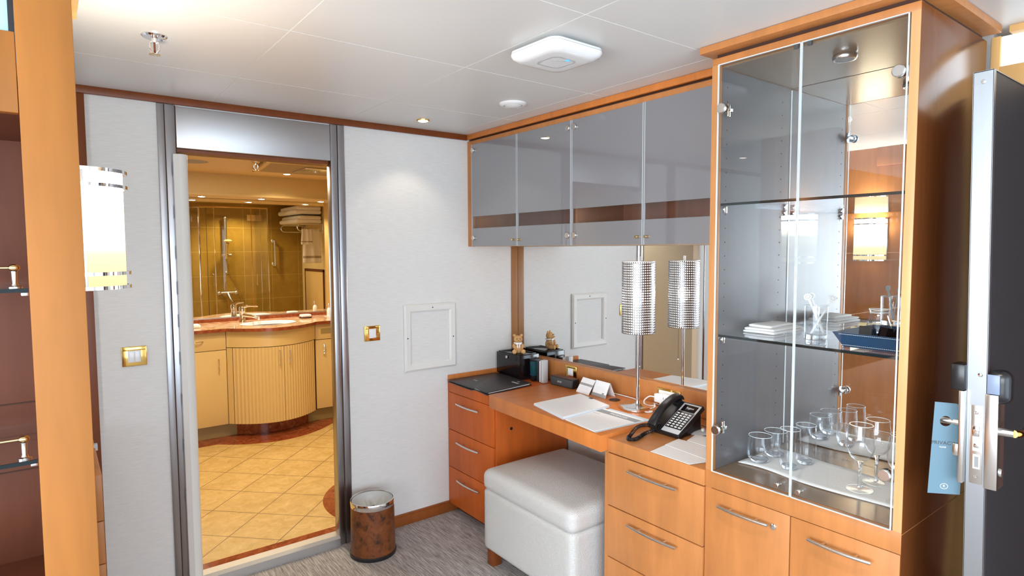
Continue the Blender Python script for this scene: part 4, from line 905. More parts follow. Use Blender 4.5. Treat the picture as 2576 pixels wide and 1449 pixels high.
MB().box(DX - 0.010, DX - 0.0015, -2.4385, -2.4255, 1.046, 1.070, 0.001).box(DX - 0.005, DX - 0.0015, -2.4375, -2.427, 1.018, 1.028, 0.001).build('latch', 'chrome', lk)
MB().box(DX - 0.0022, DX - 0.0014, -2.4395, -2.4245, 1.010, 1.044).box(DX - 0.0022, DX - 0.0014, -2.4395, -2.4255, 0.968, 1.002).build('bolt_recess', 'glass_edge', lk)
MB().box(DX - 0.0028, DX - 0.0020, -2.4365, -2.4285, 0.972, 0.997).build('dead_bolt', 'grey_plastic', lk)
for z in (1.100, 0.948): MB().lathe([(0.0005, -0.0028), (0.0032, -0.0026), (0.0042, -0.0015)], (DX, -2.431, z), 16, axis='X', cap=False).build('screw', 'chrome', lk)
MB().lathe([(0.0005, -0.003), (0.004, -0.0026), (0.005, 0)], (DX, -2.436, 1.190), 16, axis='X', cap=False).build('edge_screw', 'chrome', d2)
MB().lathe([(0.0005, -0.0010), (0.004, -0.0009), (0.005, 0)], (DX, -2.430, 1.862), 16, axis='X', cap=False).build('edge_screw', 'chrome', d2)
# outer escutcheon (camera side)
e1 = MB().box(-0.556, -0.505, DY0 - 0.026, DY0 - 0.001, 0.930, 1.150, 0.002).build('outer_escutcheon', 'nickel', d2)
MB().puff(-0.553, -0.508, DY0 - 0.046, DY0 - 0.001, 1.128, 1.205, 0.018, 0, 8).build('card_reader', 'black_plastic', e1, smooth=60)
MB().box(-0.5560, -0.5535, DY0 - 0.028, DY0 - 0.004, 1.151, 1.196, 0.002).build('reader_trim', 'reader_blue', e1)
MB().tube([(-0.530, DY0 - 0.026, 1.063), (-0.530, DY0 - 0.050, 1.063)], 0.0095, 20).build('handle_neck', 'nickel', e1)
MB().tube(spline([Vector(p) for p in ((-0.530, DY0 - 0.050, 1.063), (-0.515, DY0 - 0.056, 1.062), (-0.480, DY0 - 0.057, 1.058), (-0.420, DY0 - 0.052, 1.058), (-0.400, DY0 - 0.050, 1.060))]), 0.0085, 16).build('lever', 'polished_gold', e1)  # gold tone stands for orange light falling on the lever
MB().lathe([(0.0005, -0.004), (0.009, -0.004), (0.0105, -0.001), (0.0105, 0.0)], (-0.530, DY0 - 0.026, 0.968), 28, axis='Y', cap=False).build('key_cylinder', 'nickel', e1)
# inner side
e2 = MB().box(-0.556, -0.505, DY1 + 0.001, DY1 + 0.012, 0.930, 1.150, 0.002).build('inner_escutcheon', 'nickel', d2)
MB().box(-0.553, -0.508, DY1 + 0.001, DY1 + 0.030, 1.150, 1.212, 0.004).build('inner_reader', 'black_plastic', e2)
MB().tube([(-0.530, DY1 + 0.012, 1.068), (-0.530, DY1 + 0.056, 1.068)], 0.0095, 20).tube([(-0.530, DY1 + 0.050, 1.068), (-0.420, DY1 + 0.050, 1.068)], 0.008, 16).build('inner_lever', 'nickel', e2)
MB().box(-0.540, -0.522, DY1 + 0.012, DY1 + 0.028, 0.988, 1.018, 0.003).build('thumb_turn', 'nickel', e2)
d2.location.y -= 0.0365; d2.rotation_euler.x = -0.0195   # whole door shifted and tilted so its edge lines up in camera view
# door hanger on the inner lever
hx = -0.532; Yh = DY1 + 0.047
t = thing('door_hanger', (-0.53, Yh, 0.90), 'blue grey PRIVACY door hanger tag hooked on inner lever', 'door hanger')
def tagpt(px_, pz): return (px_, pz)
cy_ = 1.068; rr_ = 0.0125
nrmv = Vector((-0.80, -0.60, 0)); tx = Vector((0.60, -0.80, 0))
Ht = mat4((-0.545, DY1 + 0.022, 0), tx, Vector((0, 0, 1)), nrmv * 1.0)
hg = MB(); outer = [(-0.034, 0.888), (0.034, 0.890), (0.036, 1.06), (0.025, 1.108), (0.020, 1.112), (-0.026, 1.114)]
ring_o = outer; holep = [(-0.002 + rr_ * math.cos(a), cy_ + rr_ * math.sin(a)) for a in [2 * PI * k / 20 for k in range(20)]]
vo_ = [hg.bm.verts.new(Ht @ Vector((p[0], p[1], 0))) for p in ring_o]; vi_ = [hg.bm.verts.new(Ht @ Vector((p[0], p[1], 0))) for p in holep]
eds = [hg.bm.edges.new((vo_[i], vo_[(i + 1) % len(vo_)])) for i in range(len(vo_))] + [hg.bm.edges.new((vi_[i], vi_[(i + 1) % 20])) for i in range(20)]
bmesh.ops.triangle_fill(hg.bm, use_beauty=True, use_dissolve=False, edges=eds); hg._done()
o = hg.build('tag_card', 'tag_blue', t, smooth=0); md = o.modifiers.new('thick', 'SOLIDIFY'); md.thickness = 0.0008; md.offset = 0
lettering('PRIVACY', 0.0125, Ht @ Vector((-0.006, 1.014, 0.0008)), tx, (0, 0, 1), 'dark_grey', t)
lettering('PLEASE', 0.0045, Ht @ Vector((-0.006, 1.004, 0.0008)), tx, (0, 0, 1), 'white_plastic', t)
MB().tube([Ht @ Vector((0.000 + 0.0078 * math.cos(a), 0.908 + 0.0066 * math.sin(a), 0.0008)) for a in [2 * PI * k / 24 for k in range(24)]], 0.0006, 5, closed=True).build('emblem', 'white_plastic', t)
lettering('R', 0.0085, Ht @ Vector((0.0, 0.908, 0.0008)), tx, (0, 0, 1), 'white_plastic', t, name='emblem_letter')

# ================================================================ OTTOMAN AND BIN
t = thing('ottoman', (-0.41, -0.90, 0), 'light grey pebbled leather storage ottoman pushed under the desk', 'ottoman')
MB().puff(-0.668, -0.150, -1.208, -0.590, 0.075, 0.368, 0.022, 0, 16).build('box_base', 'ottoman_leather', t, smooth=60)
MB().puff(-0.674, -0.150, -1.212, -0.586, 0.358, 0.458, 0.036, 0.024, 22).build('cushion_lid', 'ottoman_leather', t, smooth=60)
def ringpts(x0, x1, y0, y1, z, r):
    P_ = []
    for cx_, cy2, a0_ in ((x1 - r, y1 - r, 0), (x0 + r, y1 - r, PI / 2), (x0 + r, y0 + r, PI), (x1 - r, y0 + r, 1.5 * PI)):
        for k in range(6): a = a0_ + PI / 2 * k / 5; P_.append((cx_ + r * math.cos(a), cy2 + r * math.sin(a), z))
    return P_
MB().tube(ringpts(-0.665, -0.159, -1.203, -0.595, 0.443, 0.035), 0.0024, 6, closed=True).build('seam_piping', 'ottoman_leather', t)
for (x, y) in ((-0.63, -0.63), (-0.63, -1.17), (-0.19, -0.63), (-0.19, -1.17)):
    MB().box(x - 0.024, x + 0.024, y - 0.024, y + 0.024, 0.0, 0.082, 0.002).build('foot', 'cherry_trim', t)
bx_, by_ = -1.036, -0.172
t = thing('waste_bin', (bx_, by_, 0), 'round brown leatherette waste bin with chrome rim and white liner', 'bin')
MB().lathe([(0.108, 0.012), (0.107, 0.05), (0.1045, 0.245), (0.1030, 0.245), (0.1050, 0.014), (0.0005, 0.014), (0.0005, 0.012)], (bx_, by_, 0), 56, cap=False).build('bin_body', 'bin_leatherette', t, smooth=60)
MB().lathe([(0.110, 0.0), (0.1125, 0.003), (0.1125, 0.016), (0.109, 0.019)], (bx_, by_, 0), 56).build('base_ring', 'black_plastic', t)
MB().lathe([(0.1055, 0.243), (0.1065, 0.246), (0.1065, 0.268), (0.1050, 0.2725), (0.1010, 0.2725), (0.1000, 0.266), (0.1000, 0.22)], (bx_, by_, 0), 56, cap=False).build('rim', 'chrome', t, smooth=60)
ln_ = MB(); nr = 96
rg = []
for (r_, z_) in ((0.0985, 0.266), (0.098, 0.255), (0.095, 0.240), (0.088, 0.224), (0.078, 0.210), (0.066, 0.200), (0.052, 0.195), (0.038, 0.196), (0.022, 0.202), (0.006, 0.210)):
    rg.append([(bx_ + (r_ + 0.006 * (1 - r_ / 0.1) * math.sin(5 * a + z_ * 80)) * math.cos(a), by_ + r_ * math.sin(a), z_ + (0.016 * abs(math.sin(3 * a + r_ * 40)) + 0.010 * math.sin(8 * a - r_ * 70 + 2 * math.sin(2 * a)) + 0.005 * math.sin(17 * a + r_ * 50)) * min(1, (0.0985 - r_) * 35)) for a in [2 * PI * k / nr for k in range(nr)]])
ln_.rings(rg, True, False, True).build('liner', 'bin_liner', t, smooth=180)

# ================================================================ LEFT PARTITION: SHELVING UNIT, SCONCE, DRAWER CHEST
su = thing('shelving_unit', (-2.60, -1.16, 0), 'tall wooden shelving unit at left with brown niche and glass shelves', 'shelving')
MB().box(-2.282, -2.190, -1.360, -1.335, 0.0, 2.119, 0.0015).build('front_post', 'partition_wood', su)
MB().box(-2.215, -2.190, -1.335, -0.92, 0.0, 2.119).build('side_wall', 'cherry_wood', su)
MB().box(-3.40, -2.283, -1.356, -1.330, 1.756, 1.911, 0.0015).build('header_board', 'partition_wood', su)
MB().box(-3.40, -2.216, -0.945, -0.92, 0.0, 1.90).box(-3.40, -2.216, -1.329, -0.946, 1.757, 1.775).box(-3.42, -3.40, -1.356, -0.92, 0.0, 1.911).box(-3.40, -2.216, -1.33, -0.946, 0.0, 0.70).build('niche', 'brown_veneer', su)
MB().box(-3.40, -2.284, -1.350, -1.335, 0.0, 0.80, 0.001).build('base_board', 'cherry_wood', su)
MB().box(-2.1905, -2.176, -1.345, -1.19, 2.005, 2.119, 0.0015).build('top_moulding', 'cherry_wood', su)
MB().box(-2.2165, -2.2155, -0.97, -0.948, 0.8, 1.75).build('back_seam', 'seam_dark', su)
sm2 = MB()
for z in (1.102, 0.93): sm2.box(-3.39, -2.217, -0.9475, -0.9460, z, z + 0.003)
sm2.build('panel_seam', 'seam_dark', su)
MB().box(-3.40, -2.292, -1.340, -1.336, 1.912, 2.115).build('blue_panel', 'pale_blue_panel', su)
MB().box(-2.292, -2.283, -1.345, -1.332, 1.912, 2.118).build('black_gasket', 'black_plastic', su)
for z in (1.412, 1.062):
    s_ = MB().box(-3.39, -2.284, -1.345, -1.00, z - 0.008, z).build('glass_shelf', 'shower_pane', su, smooth=0)
    MB().box(-3.39, -2.284, -1.347, -1.344, z - 0.008, z).build('front_edge', 'glass_edge_dark', s_, smooth=0)
    g_ = MB().lathe([(0.0005, 0), (0.0125, 0), (0.0125, 0.003), (0.007, 0.005), (0.0045, 0.009), (0.0055, 0.030), (0.006, 0.034)], (-2.305, -1.325, z), 20, cap=False)
    g_.build('rail_post', 'nickel', s_)
    MB().ball((-2.305, -1.325, z + 0.041), 0.0085, (1.2, 1, 0.9)).build('rail_ball', 'antique_brass', s_)
    MB().cyl((-2.312, -1.325, z + 0.041), (-3.39, -1.325, z + 0.041), 0.0030, 12).build('gallery_rail', 'antique_brass', s_)
    MB().box(-2.296, -2.284, -1.335, -1.32, z - 0.016, z - 0.0085, 0.001).build('shelf_clip', 'chrome', s_)
sc_ = thing('wall_sconce', (-2.190, -1.17, 1.40), 'glowing half cylinder glass wall sconce with chrome bands on the partition', 'wall lamp')
SY, SR, SD = -1.165, 0.098, 0.088
def half(sd, sr, n=24, off=0.0): return [(-2.188 + off + sd * math.sin(PI * k / n), SY - sr * math.cos(PI * k / n)) for k in range(n + 1)]
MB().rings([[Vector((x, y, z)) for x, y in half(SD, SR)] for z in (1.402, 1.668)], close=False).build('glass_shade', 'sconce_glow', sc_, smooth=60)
MB().box(-2.1895, -2.181, SY - SR - 0.004, SY + SR + 0.004, 1.398, 1.672, 0.001).build('back_plate', 'nickel', sc_)
for z in (1.668, 1.634, 1.434, 1.402):
    o_ = half(SD + 0.010, SR + 0.006); i_ = half(SD + 0.004, SR + 0.002)
    MB().rings([[Vector((x, y, z - 0.004)) for x, y in o_ + i_[::-1]], [Vector((x, y, z + 0.004)) for x, y in o_ + i_[::-1]]]).build('chrome_band', 'chrome', sc_, smooth=40)
light('sconce_uplight', 'SPOT', (-2.14, SY, 1.69), 9, (1, 0.92, 0.80), (PI, 0, 0), spot_size=2.4, spot_blend=1.0, shadow_soft_size=0.06)
ch = thing('chest_of_drawers', (-2.50, -0.34, 0), 'dark cherry chest of drawers glimpsed between partition and back wall', 'chest')
MB().box(-2.90, -2.170, -0.66, -0.02, 0.0, 0.795).build('chest_body', 'cherry_trim', ch)
for z0, z1 in ((0.645, 0.79), (0.507, 0.642), (0.375, 0.504), (0.22, 0.372), (0.06, 0.217)): MB().box(-2.168, -2.145, -0.655, -0.03, z0, z1, 0.0015).build('drawer_front', 'cherry_wood', ch)
MB().box(-2.150, -2.138, -0.33, -0.31, 0.780, 0.802).build('corner_fitting', 'silver_plastic', ch)

# ================================================================ BATHROOM BEYOND THE DOORWAY
BF = 0.03; MY = 2.60
fb_ = MB().box(-2.6, 0.40, 0.04, 2.66, -0.03, BF)
struct(fb_, 'floor_bathroom', 'bath_floor_tile')
def bow(x, y0, h_, a=-1.185, b_=-0.500):
    if x <= a or x >= b_: return y0
    u = (x - a) / (b_ - a); return y0 - h_ * (1 - (2 * u - 1) ** 2)
def bowline(x0, x1, y0, h_, n=28, a=-1.185, b_=-0.500):
    xs = sorted({x0, x1, a, b_} | {a + (b_ - a) * k / n for k in range(n + 1)})
    return [(x, bow(x, y0, h_, a, b_)) for x in xs if x0 <= x <= x1]
bl = MB().prism(bowline(-2.6, 0.38, 2.00, 0.20, a=-1.30, b_=-0.42) + [(0.38, 2.19), (-2.6, 2.19)], BF, BF + 0.0015)
bl.box(-2.6, -1.16, 0.050, 0.145, BF, BF + 0.0015).box(-1.16, 0.38, 0.050, 0.145, BF, BF + 0.0015)
bl.prism([(-0.62 + 0.452 * math.cos(q), 0.34 + 0.452 * math.sin(q)) for q in [PI * (1.14 - 1.28 * k / 40) for k in range(41)]], BF, BF + 0.0018)
struct(bl, 'trim_8', 'red_marble', smooth=20)
struct(MB().box(-2.7, 0.48, MY + 0.012, MY + 0.10, 0, 2.2).box(-2.7, -2.6, 0.12, MY + 0.02, 0, 2.2), 'wall_bathroom_back', 'lamplit_cream_wall')
struct(MB().box(0.38, 0.48, 0.12, MY + 0.02, 0, 2.2), 'wall_bathroom_right', 'bath_side_tile')
struct(MB().box(-1.06, 0.38, 0.121, 0.150, 0, 2.1), 'wall_shower', 'shower_tile')
struct(MB().box(-2.7, 0.48, 0.125, 2.24, 2.072, 2.18), 'ceiling_bathroom', 'bath_ceiling_paint')
struct(MB().box(-2.6, 0.38, 2.215, MY + 0.012, 1.909, 2.18).box(-2.6, 0.38, 2.205, 2.215, 1.905, 1.918), 'trim_9', 'lamplit_cream_wall')
t = thing('vanity_mirror', (-0.8, MY, 0.92), 'large bathroom mirror above the vanity reflecting a gold tiled shower', 'mirror')
MB().box(-2.55, -0.222, MY, MY + 0.010, 0.921, 1.906).build('mirror_pane', 'bath_mirror_silver', t, smooth=0)
MB().box(-2.55, -0.222, MY - 0.004, MY + 0.002, 0.914, 0.922).build('bottom_rail', 'satin_steel', t)
# vanity
vn = thing('bathroom_vanity', (-0.8, 2.35, BF), 'cream bathroom vanity with fluted bow front doors and marble top', 'vanity')
VY = 2.120
def cab(x0, x1, mat='cream_laminate'): return MB().box(x0, x1, VY + 0.02, MY + 0.01, 0.135, 0.866)
b1 = MB().box(-1.90, -1.187, VY + 0.02, MY + 0.01, 0.135, 0.862).box(-0.499, 0.379, VY + 0.02, MY + 0.01, 0.135, 0.862)
b1.prism(bowline(-1.187, -0.499, VY + 0.02, 0.17) + [(-0.499, MY + 0.01), (-1.187, MY + 0.01)], 0.135, 0.862); b1.build('carcass', 'seam_dark', vn, smooth=30)
def vhandle(parent, x, y, z0, z1):
    P_ = [(x, y + 0.003, z1), (x, y - 0.018, z1 - 0.004), (x, y - 0.022, (z0 + z1) / 2 + 0.012), (x, y - 0.014, (z0 + z1) / 2 - 0.008), (x, y - 0.022, z0 + 0.010), (x, y + 0.003, z0)]
    MB().tube(spline([Vector(p) for p in P_], 5), 0.0042, 8).build('handle', 'chrome', parent)
dw = MB().box(-1.90, -1.190, VY, VY + 0.019, 0.722, 0.858, 0.002).build('drawer', 'cream_laminate', vn)
MB().tube(spline([Vector(p) for p in ((-1.44, VY, 0.795), (-1.43, VY - 0.02, 0.795), (-1.37, VY - 0.020, 0.797), (-1.345, VY, 0.797))], 5), 0.0042, 8).build('handle', 'chrome', dw)
dd_ = MB().box(-1.90, -1.190, VY, VY + 0.019, 0.140, 0.718, 0.002).build('door', 'cream_laminate', vn); vhandle(dd_, -1.245, VY, 0.555, 0.655)
dw = MB().box(-0.496, 0.378, VY, VY + 0.019, 0.731, 0.858, 0.002).build('drawer', 'cream_laminate', vn)
MB().box(-0.45, -0.30, VY - 0.001, VY + 0.001, 0.775, 0.820).build('socket_plate', 'plinth_tan', dw)
MB().lathe([(0.0005, -0.02), (0.009, -0.018), (0.006, 0.0)], (-0.355, VY, 0.80), 16, axis='Y', cap=False).build('knob', 'chrome', dw)
dd_ = MB().box(-0.496, 0.378, VY, VY + 0.019, 0.143, 0.726, 0.002).build('door', 'cream_laminate', vn); vhandle(dd_, -0.430, VY, 0.60, 0.695)
HB = 0.180
pn = bowline(-1.186, -0.500, VY + 0.0, HB); MB().prism(pn + [(x, y + 0.02) for x, y in pn[::-1]], 0.738, 0.858).build('bow_panel', 'cream_laminate', vn, smooth=50)
for (xa, xb, hx_) in ((-1.150, -0.812, -0.845), (-0.808, -0.512, -0.765)):
    n = 120; pf = []
    for k in range(n + 1):
        x = xa + (xb - xa) * k / n; pf.append((x, bow(x, VY, HB) - 0.0045 + 0.0055 * abs(math.sin(PI * (x + 1.15) / 0.0225))))
    d_ = MB().prism(pf + [(x, bow(x, VY, HB) + 0.02) for x, y in pf[::-1][::4]], 0.140, 0.733).build('fluted_door', 'cream_laminate', vn, smooth=30)
    vhandle(d_, hx_, bow(hx_, VY, HB) - 0.003, 0.590, 0.705)
MB().prism([(-1.186, VY), (-1.153, bow(-1.153, VY, HB)), (-1.153, VY + 0.03), (-1.186, VY + 0.03)], 0.14, 0.733).build('corner_strip', 'cream_laminate', vn)
MB().box(-1.90, 0.378, 2.180, 2.22, BF, 0.136).build('plinth', 'plinth_tan', vn)
MB().prism(bowline(-1.12, -0.55, 2.182, 0.105, a=-1.12, b_=-0.55) + [(-0.55, 2.2), (-1.12, 2.2)], BF, 0.110).build('bow_plinth', 'red_marble', vn, smooth=40)
# counter top with an oval cut out
ct = MB(); oc = bowline(-1.90, 0.379, VY - 0.035, HB + 0.005) + [(0.379, MY + 0.008), (-1.90, MY + 0.008)]
BCX, BCY, BRX, BRY = -0.835, 2.245, 0.215, 0.160
ic = [(BCX + BRX * math.cos(a), BCY + BRY * math.sin(a)) for a in [2 * PI * k / 40 for k in range(40)]]
def loop(pts_, z): return [ct.bm.verts.new((x, y, z)) for x, y in pts_]
tO, tI, bO, bI = loop(oc, 0.887), loop(ic, 0.887), loop(oc, 0.862), loop(ic, 0.862)
eds = []
for L_ in (tO, tI): eds += [ct.bm.edges.new((L_[i], L_[(i + 1) % len(L_)])) for i in range(len(L_))]
bmesh.ops.triangle_fill(ct.bm, use_beauty=True, edges=eds); ct.m(0)._done()
for A_, B_ in ((tO, bO), (tI, bI)):
    for i in range(len(A_)): ct.bm.faces.new((A_[i], A_[(i + 1) % len(A_)], B_[(i + 1) % len(A_)], B_[i]))
ct.m(1)._done()
ct.build('counter_top', ['beige_marble', 'red_marble'], vn, smooth=30)
MB().box(-1.90, -0.222, MY - 0.020, MY - 0.0005, 0.887, 0.914).build('marble_upstand', 'red_marble', vn)
MB().lathe([(1.03, 0.889), (1.0, 0.890), (0.97, 0.886), (0.9, 0.84), (0.6, 0.78), (0.05, 0.765)], (BCX, BCY, 0), 44, sx=BRX, sy=BRY, cap=False).build('basin', 'porcelain', vn, smooth=60)
t = thing('basin_tap', (-0.985, 2.455, 0.887), 'chrome single lever mixer tap standing behind the bathroom basin', 'tap')
fx, fy = -0.985, 2.455
MB().lathe([(0.0005, 0), (0.028, 0), (0.028, 0.006), (0.023, 0.012), (0.022, 0.075), (0.024, 0.085), (0.024, 0.115), (0.018, 0.128), (0.0005, 0.130)], (fx, fy, 0.887), 28, cap=False).build('tap_body', 'chrome', t, smooth=50)
MB().tube([(fx + 0.005, fy - 0.01, 0.945), (fx + 0.06, fy - 0.075, 0.937), (fx + 0.10, fy - 0.115, 0.925)], [0.016, 0.013, 0.011], 16).cyl((fx + 0.098, fy - 0.112, 0.928), (fx + 0.098, fy - 0.112, 0.908), 0.011, 16).build('spout', 'chrome', t)
MB().tube([(fx, fy, 1.010), (fx + 0.045, fy - 0.04, 1.022), (fx + 0.10, fy - 0.09, 1.018)], [0.014, 0.009, 0.006], 14).build('lever', 'chrome', t)
t = thing('soap_dish', (-0.475, 2.42, 0.887), 'small white soap bar on dark dish on vanity counter', 'soap')
MB().lathe([(0.0005, 0), (0.045, 0), (0.050, 0.010), (0.046, 0.010), (0.0005, 0.004)], (-0.475, 2.42, 0.887), 28, sx=1.15, cap=False).build('dish', 'brown_veneer', t)
MB().puff(-0.520, -0.430, 2.385, 2.455, 0.895, 0.920, 0.011, 0.002, 8).build('soap_bar', 'porcelain', t, smooth=60)
tag(MB().puff(-1.42, -1.335, 2.25, 2.36, 0.887, 0.912, 0.01, 0.001, 8).build('folded_facecloth', 'terry_towel'), 'folded cream face cloth at left end of vanity counter', 'cloth')
for k, (x, y, lb) in enumerate(((-0.262, 2.42, 'small clear toiletry bottle with round stopper at the counter end'),)):
    t = thing('toiletry_bottle', (x, y, 0.887), lb, 'bottle')
    MB().lathe([(0.0005, 0), (0.018, 0), (0.020, 0.004), (0.020, 0.055), (0.010, 0.075), (0.0005, 0.078)], (x, y, 0.889), 24, cap=False).build('bottle_body', 'porcelain', t, smooth=50)
    MB().lathe([(0.007, 0.076), (0.007, 0.088), (0.011, 0.098), (0.008, 0.110), (0.0005, 0.114)], (x, y, 0.889), 20, cap=False).build('stopper', 'chrome', t, smooth=50)
    MB().box(x - 0.035, x + 0.04, y - 0.03, y + 0.03, 0.887, 0.8895).build('bottle_tray', 'porcelain', t)
# ceiling things in the bathroom
g2 = 'downlights under the soffit over the vanity'
for x, lb in ((-1.27, 'left downlight under soffit above the vanity mirror'), (-0.82, 'middle downlight under soffit above the vanity mirror'), (-0.32, 'right downlight under soffit above the vanity mirror')):
    downlight(x, 2.40, 1.909, lb, g2, 'bath_lamp_glow', 14, 2.3, 0.034, (1, 0.87, 0.64), 'nickel', 0.6)
downlight(-0.752, 1.93, 2.072, 'bathroom ceiling downlight in front of the vanity soffit', None, 'bath_lamp_glow', 19, 2.5, 0.034, (1, 0.87, 0.64), 'nickel', 0.7)
light('bath_fill_front', 'SPOT', (-1.35, 0.75, 2.05), 21, (1, 0.87, 0.64), spot_size=2.3, spot_blend=0.6, shadow_soft_size=0.03)  # added fill spot with no fixture in the ceiling here
light('shower_fill', 'SPOT', (-0.45, 0.50, 2.05), 30, (1, 0.85, 0.58), spot_size=2.3, spot_blend=0.7, shadow_soft_size=0.03)  # extra spot that brightens the shower, without a lamp fitting
light('bath_fill_disc', 'AREA', (-1.3, 1.2, 2.06), 12, (1, 0.87, 0.64), shape='DISK', size=0.30)  # soft fill added under the ceiling, not a real lamp
sprinkler(-1.118, 1.40, 2.072, 'dark bronze fire sprinkler under the cream bathroom ceiling', 'nickel')
t = thing('ceiling_speaker_grille', (-1.47, 1.60, 2.072), 'large round flat grille in bathroom ceiling behind door edge', 'grille')
MB().lathe([(0.0005, -0.004), (0.095, -0.004), (0.098, 0.0)], (-1.47, 1.60, 2.072), 48, cap=False).build('grille_disc', 'grey_plastic', t)
MB().lathe([(0.098, -0.003), (0.112, -0.003), (0.114, 0.0)], (-1.47, 1.60, 2.072), 48, cap=False).build('grille_rim', 'bath_ceiling_paint', t)
t = thing('ceiling_hatch', (-0.76, 1.50, 2.072), 'open hinged metal service hatch hanging under the bathroom ceiling', 'hatch')
Mh = Matrix.Translation((-1.03, 1.79, 2.070))
MB().prism([(-1.09, 1.26), (-0.42, 1.26), (-0.42, 1.80), (-1.03, 1.80)], 2.055, 2.0715).build('hatch_frame', 'lamplit_cream_wall', t)
MB().prism([(-1.055, 1.28), (-0.45, 1.28), (-0.45, 1.765), (-1.000, 1.765)], 2.0545, 2.0552).build('hatch_door', 'plinth_tan', t)
MB().box(-0.80, -0.55, 1.35, 1.65, 2.047, 2.0546, 0.002).lathe([(0.0005, -0.010), (0.03, -0.009), (0.032, 0)], (-0.68, 1.5, 2.047), 20, cap=False).build('steel_box', 'nickel', t)
MB().tube([(-1.095, 1.26, 2.056), (-1.035, 1.80, 2.056)], 0.006, 8).build('hatch_edge', 'antique_brass', t)
# shower behind the wall, seen in the vanity mirror
t = thing('shower_enclosure', (-0.6, 0.6, BF), 'curved glass shower enclosure with chrome posts, reflected in vanity mirror', 'shower')
SCX, SCY, SCR = -0.61, 0.36, 0.375
arcp = [(SCX + SCR * math.cos(q), SCY + SCR * math.sin(q)) for q in [PI * (1.13 - 0.63 * k / 22) for k in range(23)]]
full = arcp + [(-0.20, SCY + SCR)]
MB().rings([[Vector((x, y, z)) for x, y in full] for z in (BF + 0.03, 1.955)], close=False).build('curved_glass', 'shower_pane', t, smooth=60)
MB().box(-0.20, -0.194, 0.155, SCY + SCR, BF + 0.03, 1.955).build('glass_side', 'shower_pane', t, smooth=0)
def onarc(x): return SCY + (math.sqrt(max(0, SCR ** 2 - (x - SCX) ** 2)) if x < SCX else SCR)
for x, w_, mt_ in ((-0.900, 0.016, 'chrome'), (-0.838, 0.005, 'seam_dark'), (-0.765, 0.005, 'chrome'), (-0.385, 0.007, 'polished_gold'), (-0.285, 0.004, 'chrome'), (-0.205, 0.008, 'chrome')):
    MB().box(x - w_ / 2, x + w_ / 2, onarc(x) - w_ / 2, onarc(x) + w_ / 2, BF, 1.965, 0.001).build('post', mt_, t)
MB().tube([(x, y, 1.962) for x, y in full], 0.010, 8).build('top_rail', 'antique_brass', t)
MB().tube([(x, y, BF + 0.018) for x, y in full], 0.014, 8).build('kerb_rail', 'satin_steel', t)
for x in (-0.790, -0.345): MB().tube([(x, onarc(x), 1.22), (x, onarc(x) + 0.028, 1.21), (x, onarc(x) + 0.028, 1.08), (x, onarc(x), 1.07)], 0.006, 10).build('pull_handle', 'chrome', t)
t = thing('shower_set', (-0.55, 0.2, 0.95), 'wall rail with round hand shower, hose and mixer in the shower', 'shower head')
MB().cyl((-0.548, 0.215, 1.22), (-0.548, 0.215, 1.86), 0.0185, 20).ball((-0.548, 0.215, 1.865), 0.024).ball((-0.548, 0.215, 1.215), 0.024).cyl((-0.548, 0.15, 1.86), (-0.548, 0.215, 1.86), 0.012, 12).cyl((-0.548, 0.15, 1.22), (-0.548, 0.215, 1.22), 0.012, 12).build('slide_rail', 'nickel', t)
MB().cyl((-0.60, 0.225, 1.42), (-0.495, 0.225, 1.42), 0.020, 14).build('holder', 'nickel', t)
MB().tube([(-0.555, 0.26, 1.38), (-0.550, 0.27, 1.50), (-0.545, 0.30, 1.565)], [0.012, 0.012, 0.018], 12).lathe([(0.0005, -0.012), (0.045, -0.012), (0.048, 0.0), (0.030, 0.016), (0.0005, 0.02)], (-0.545, 0.315, 1.59), 28, cap=False).build('hand_shower', 'cream_laminate', t)
MB().tube(spline([Vector(p) for p in ((-0.555, 0.26, 1.38), (-0.53, 0.25, 1.20), (-0.44, 0.24, 1.0), (-0.36, 0.24, 0.72), (-0.40, 0.24, 0.50), (-0.52, 0.24, 0.60), (-0.545, 0.23, 0.90))]), 0.0065, 8).build('hose', 'antique_brass', t)
MB().cyl((-0.64, 0.215, 0.965), (-0.45, 0.215, 0.965), 0.021, 16).ball((-0.64, 0.215, 0.965), 0.030).ball((-0.45, 0.215, 0.965), 0.030).tube([(-0.545, 0.23, 0.965), (-0.53, 0.29, 0.90), (-0.51, 0.31, 0.86)], [0.016, 0.013, 0.008], 12).build('mixer', 'nickel', t)
t = thing('grab_bar', (0.04, 0.2, 1.33), 'vertical chrome grab bar on the shower wall near towel rack', 'grab bar')
MB().cyl((0.02, 0.21, 1.28), (0.02, 0.21, 1.60), 0.012, 14).cyl((0.02, 0.15, 1.59), (0.02, 0.21, 1.59), 0.011, 12).cyl((0.02, 0.15, 1.30), (0.02, 0.21, 1.30), 0.011, 12).ball((0.02, 0.155, 1.59), 0.028, (1, 0.3, 1)).ball((0.02, 0.155, 1.30), 0.028, (1, 0.3, 1)).build('bar', 'nickel', t)
tag(MB().box(-0.285, -0.185, 0.150, 0.162, 1.84, 1.915, 0.003).build('shower_vent_plate', 'cream_laminate'), 'square cream vent plate high on the shower wall', 'plate')
t = thing('towel_rack', (0.23, 0.61, 1.69), 'chrome hairpin towel rack fixed on the bathroom side wall', 'towel rack')
for y in (0.92, 0.30):
    P_ = [(0.375, y, 1.785)] + [(0.118 - 0.040 * math.sin(a), y, 1.745 + 0.040 * math.cos(a)) for a in [PI * k / 10 for k in range(11)]] + [(0.375, y, 1.705)]
    MB().tube(P_, 0.0075, 10).build('hairpin_arm', 'nickel', t)
    MB().box(0.368, 0.380, y - 0.012, y + 0.012, 1.675, 1.845, 0.003).build('mount_plate', 'nickel', t)
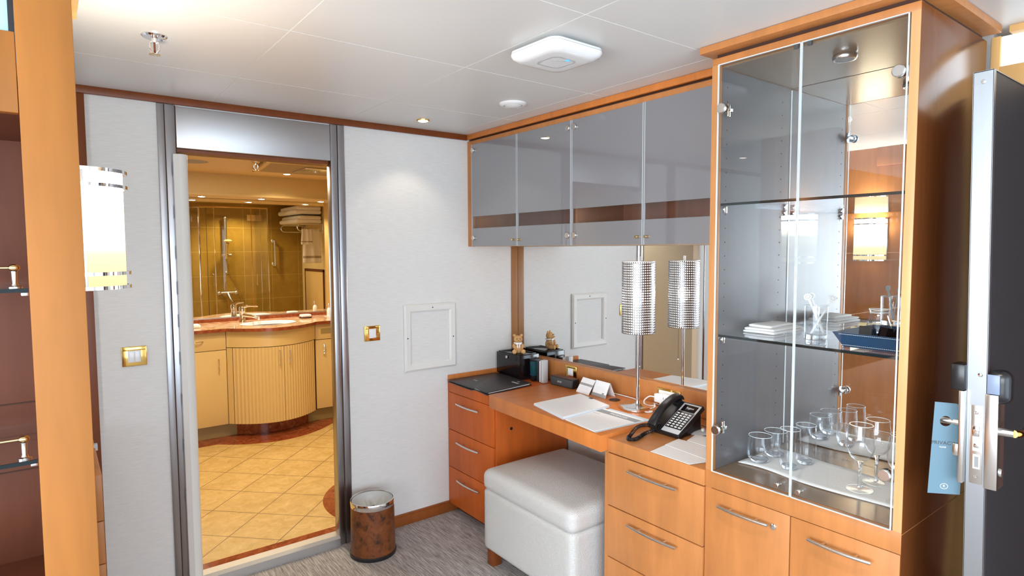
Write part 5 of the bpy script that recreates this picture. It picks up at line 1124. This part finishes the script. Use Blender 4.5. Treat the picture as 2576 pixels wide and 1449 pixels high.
def folded(z, hgt, lb, sh_):
    t = thing('folded_towel', (0.2, 0.6, z), lb, 'towel', 'folded bath towels on the rack')
    MB().puff(0.045 + sh_, 0.365, 0.27, 0.95, z, z + hgt * 0.56, hgt * 0.27, 0.006, 12, 0.002).puff(0.075 + sh_, 0.360, 0.28, 0.955, z + hgt * 0.46, z + hgt, hgt * 0.26, 0.010, 12, 0.002).build('towel_fold', 'terry_towel', t, smooth=60)
    return t
folded(1.795, 0.088, 'lower thick folded white towel on the bathroom rack', 0.015)
folded(1.900, 0.096, 'upper thick folded white towel on the bathroom rack', 0.0)
t = thing('hanging_towel', (0.23, 0.93, 1.33), 'white hand towel draped over the front arm of towel rack', 'towel')
def drape(x0, x1, y, z0, z1, name, dy=0.012):
    b_ = MB(); nx2, nz = 18, 14; VV = []
    for i in range(nx2 + 1):
        r_ = []
        for j in range(nz + 1):
            u, v = i / nx2, j / nz; k = 0.82 + 0.18 * (1 - v)
            xm_ = (x0 + x1) / 2; x = xm_ + (x0 + (x1 - x0) * u - xm_) * k
            r_.append(b_.bm.verts.new((x, y + dy * math.sin(u * 13) * (0.4 + 0.6 * (1 - v)), z0 + (z1 - z0) * v)))
        VV.append(r_)
    for i in range(nx2):
        for j in range(nz):
            f2 = b_.bm.faces.new((VV[i][j], VV[i + 1][j], VV[i + 1][j + 1], VV[i][j + 1])); f2.tag = True; f2.material_index = 1 if j in (2,) else 0
    o = b_.build(name, ['terry_towel', 'towel_band'], t, smooth=60); md = o.modifiers.new('thick', 'SOLIDIFY'); md.thickness = 0.008
    return o
drape(0.125, 0.345, 0.945, 1.325, 1.725, 'long_cloth'); drape(0.100, 0.235, 0.968, 1.545, 1.725, 'short_cloth')
t = thing('service_panel', (0.37, 0.62, 0.65), 'cream service panel with dark edge line on the bathroom side wall', 'panel')
MB().box(0.368, 0.380, 0.30, 0.93, 0.55, 1.215, 0.001).build('panel_face', 'cream_laminate', t)
e_ = MB().box(0.362, 0.380, 0.285, 0.30, 0.55, 1.235).box(0.362, 0.380, 0.93, 0.945, 0.55, 1.235).box(0.362, 0.380, 0.285, 0.945, 1.215, 1.245)
e_.build('panel_edge', 'brown_veneer', t)
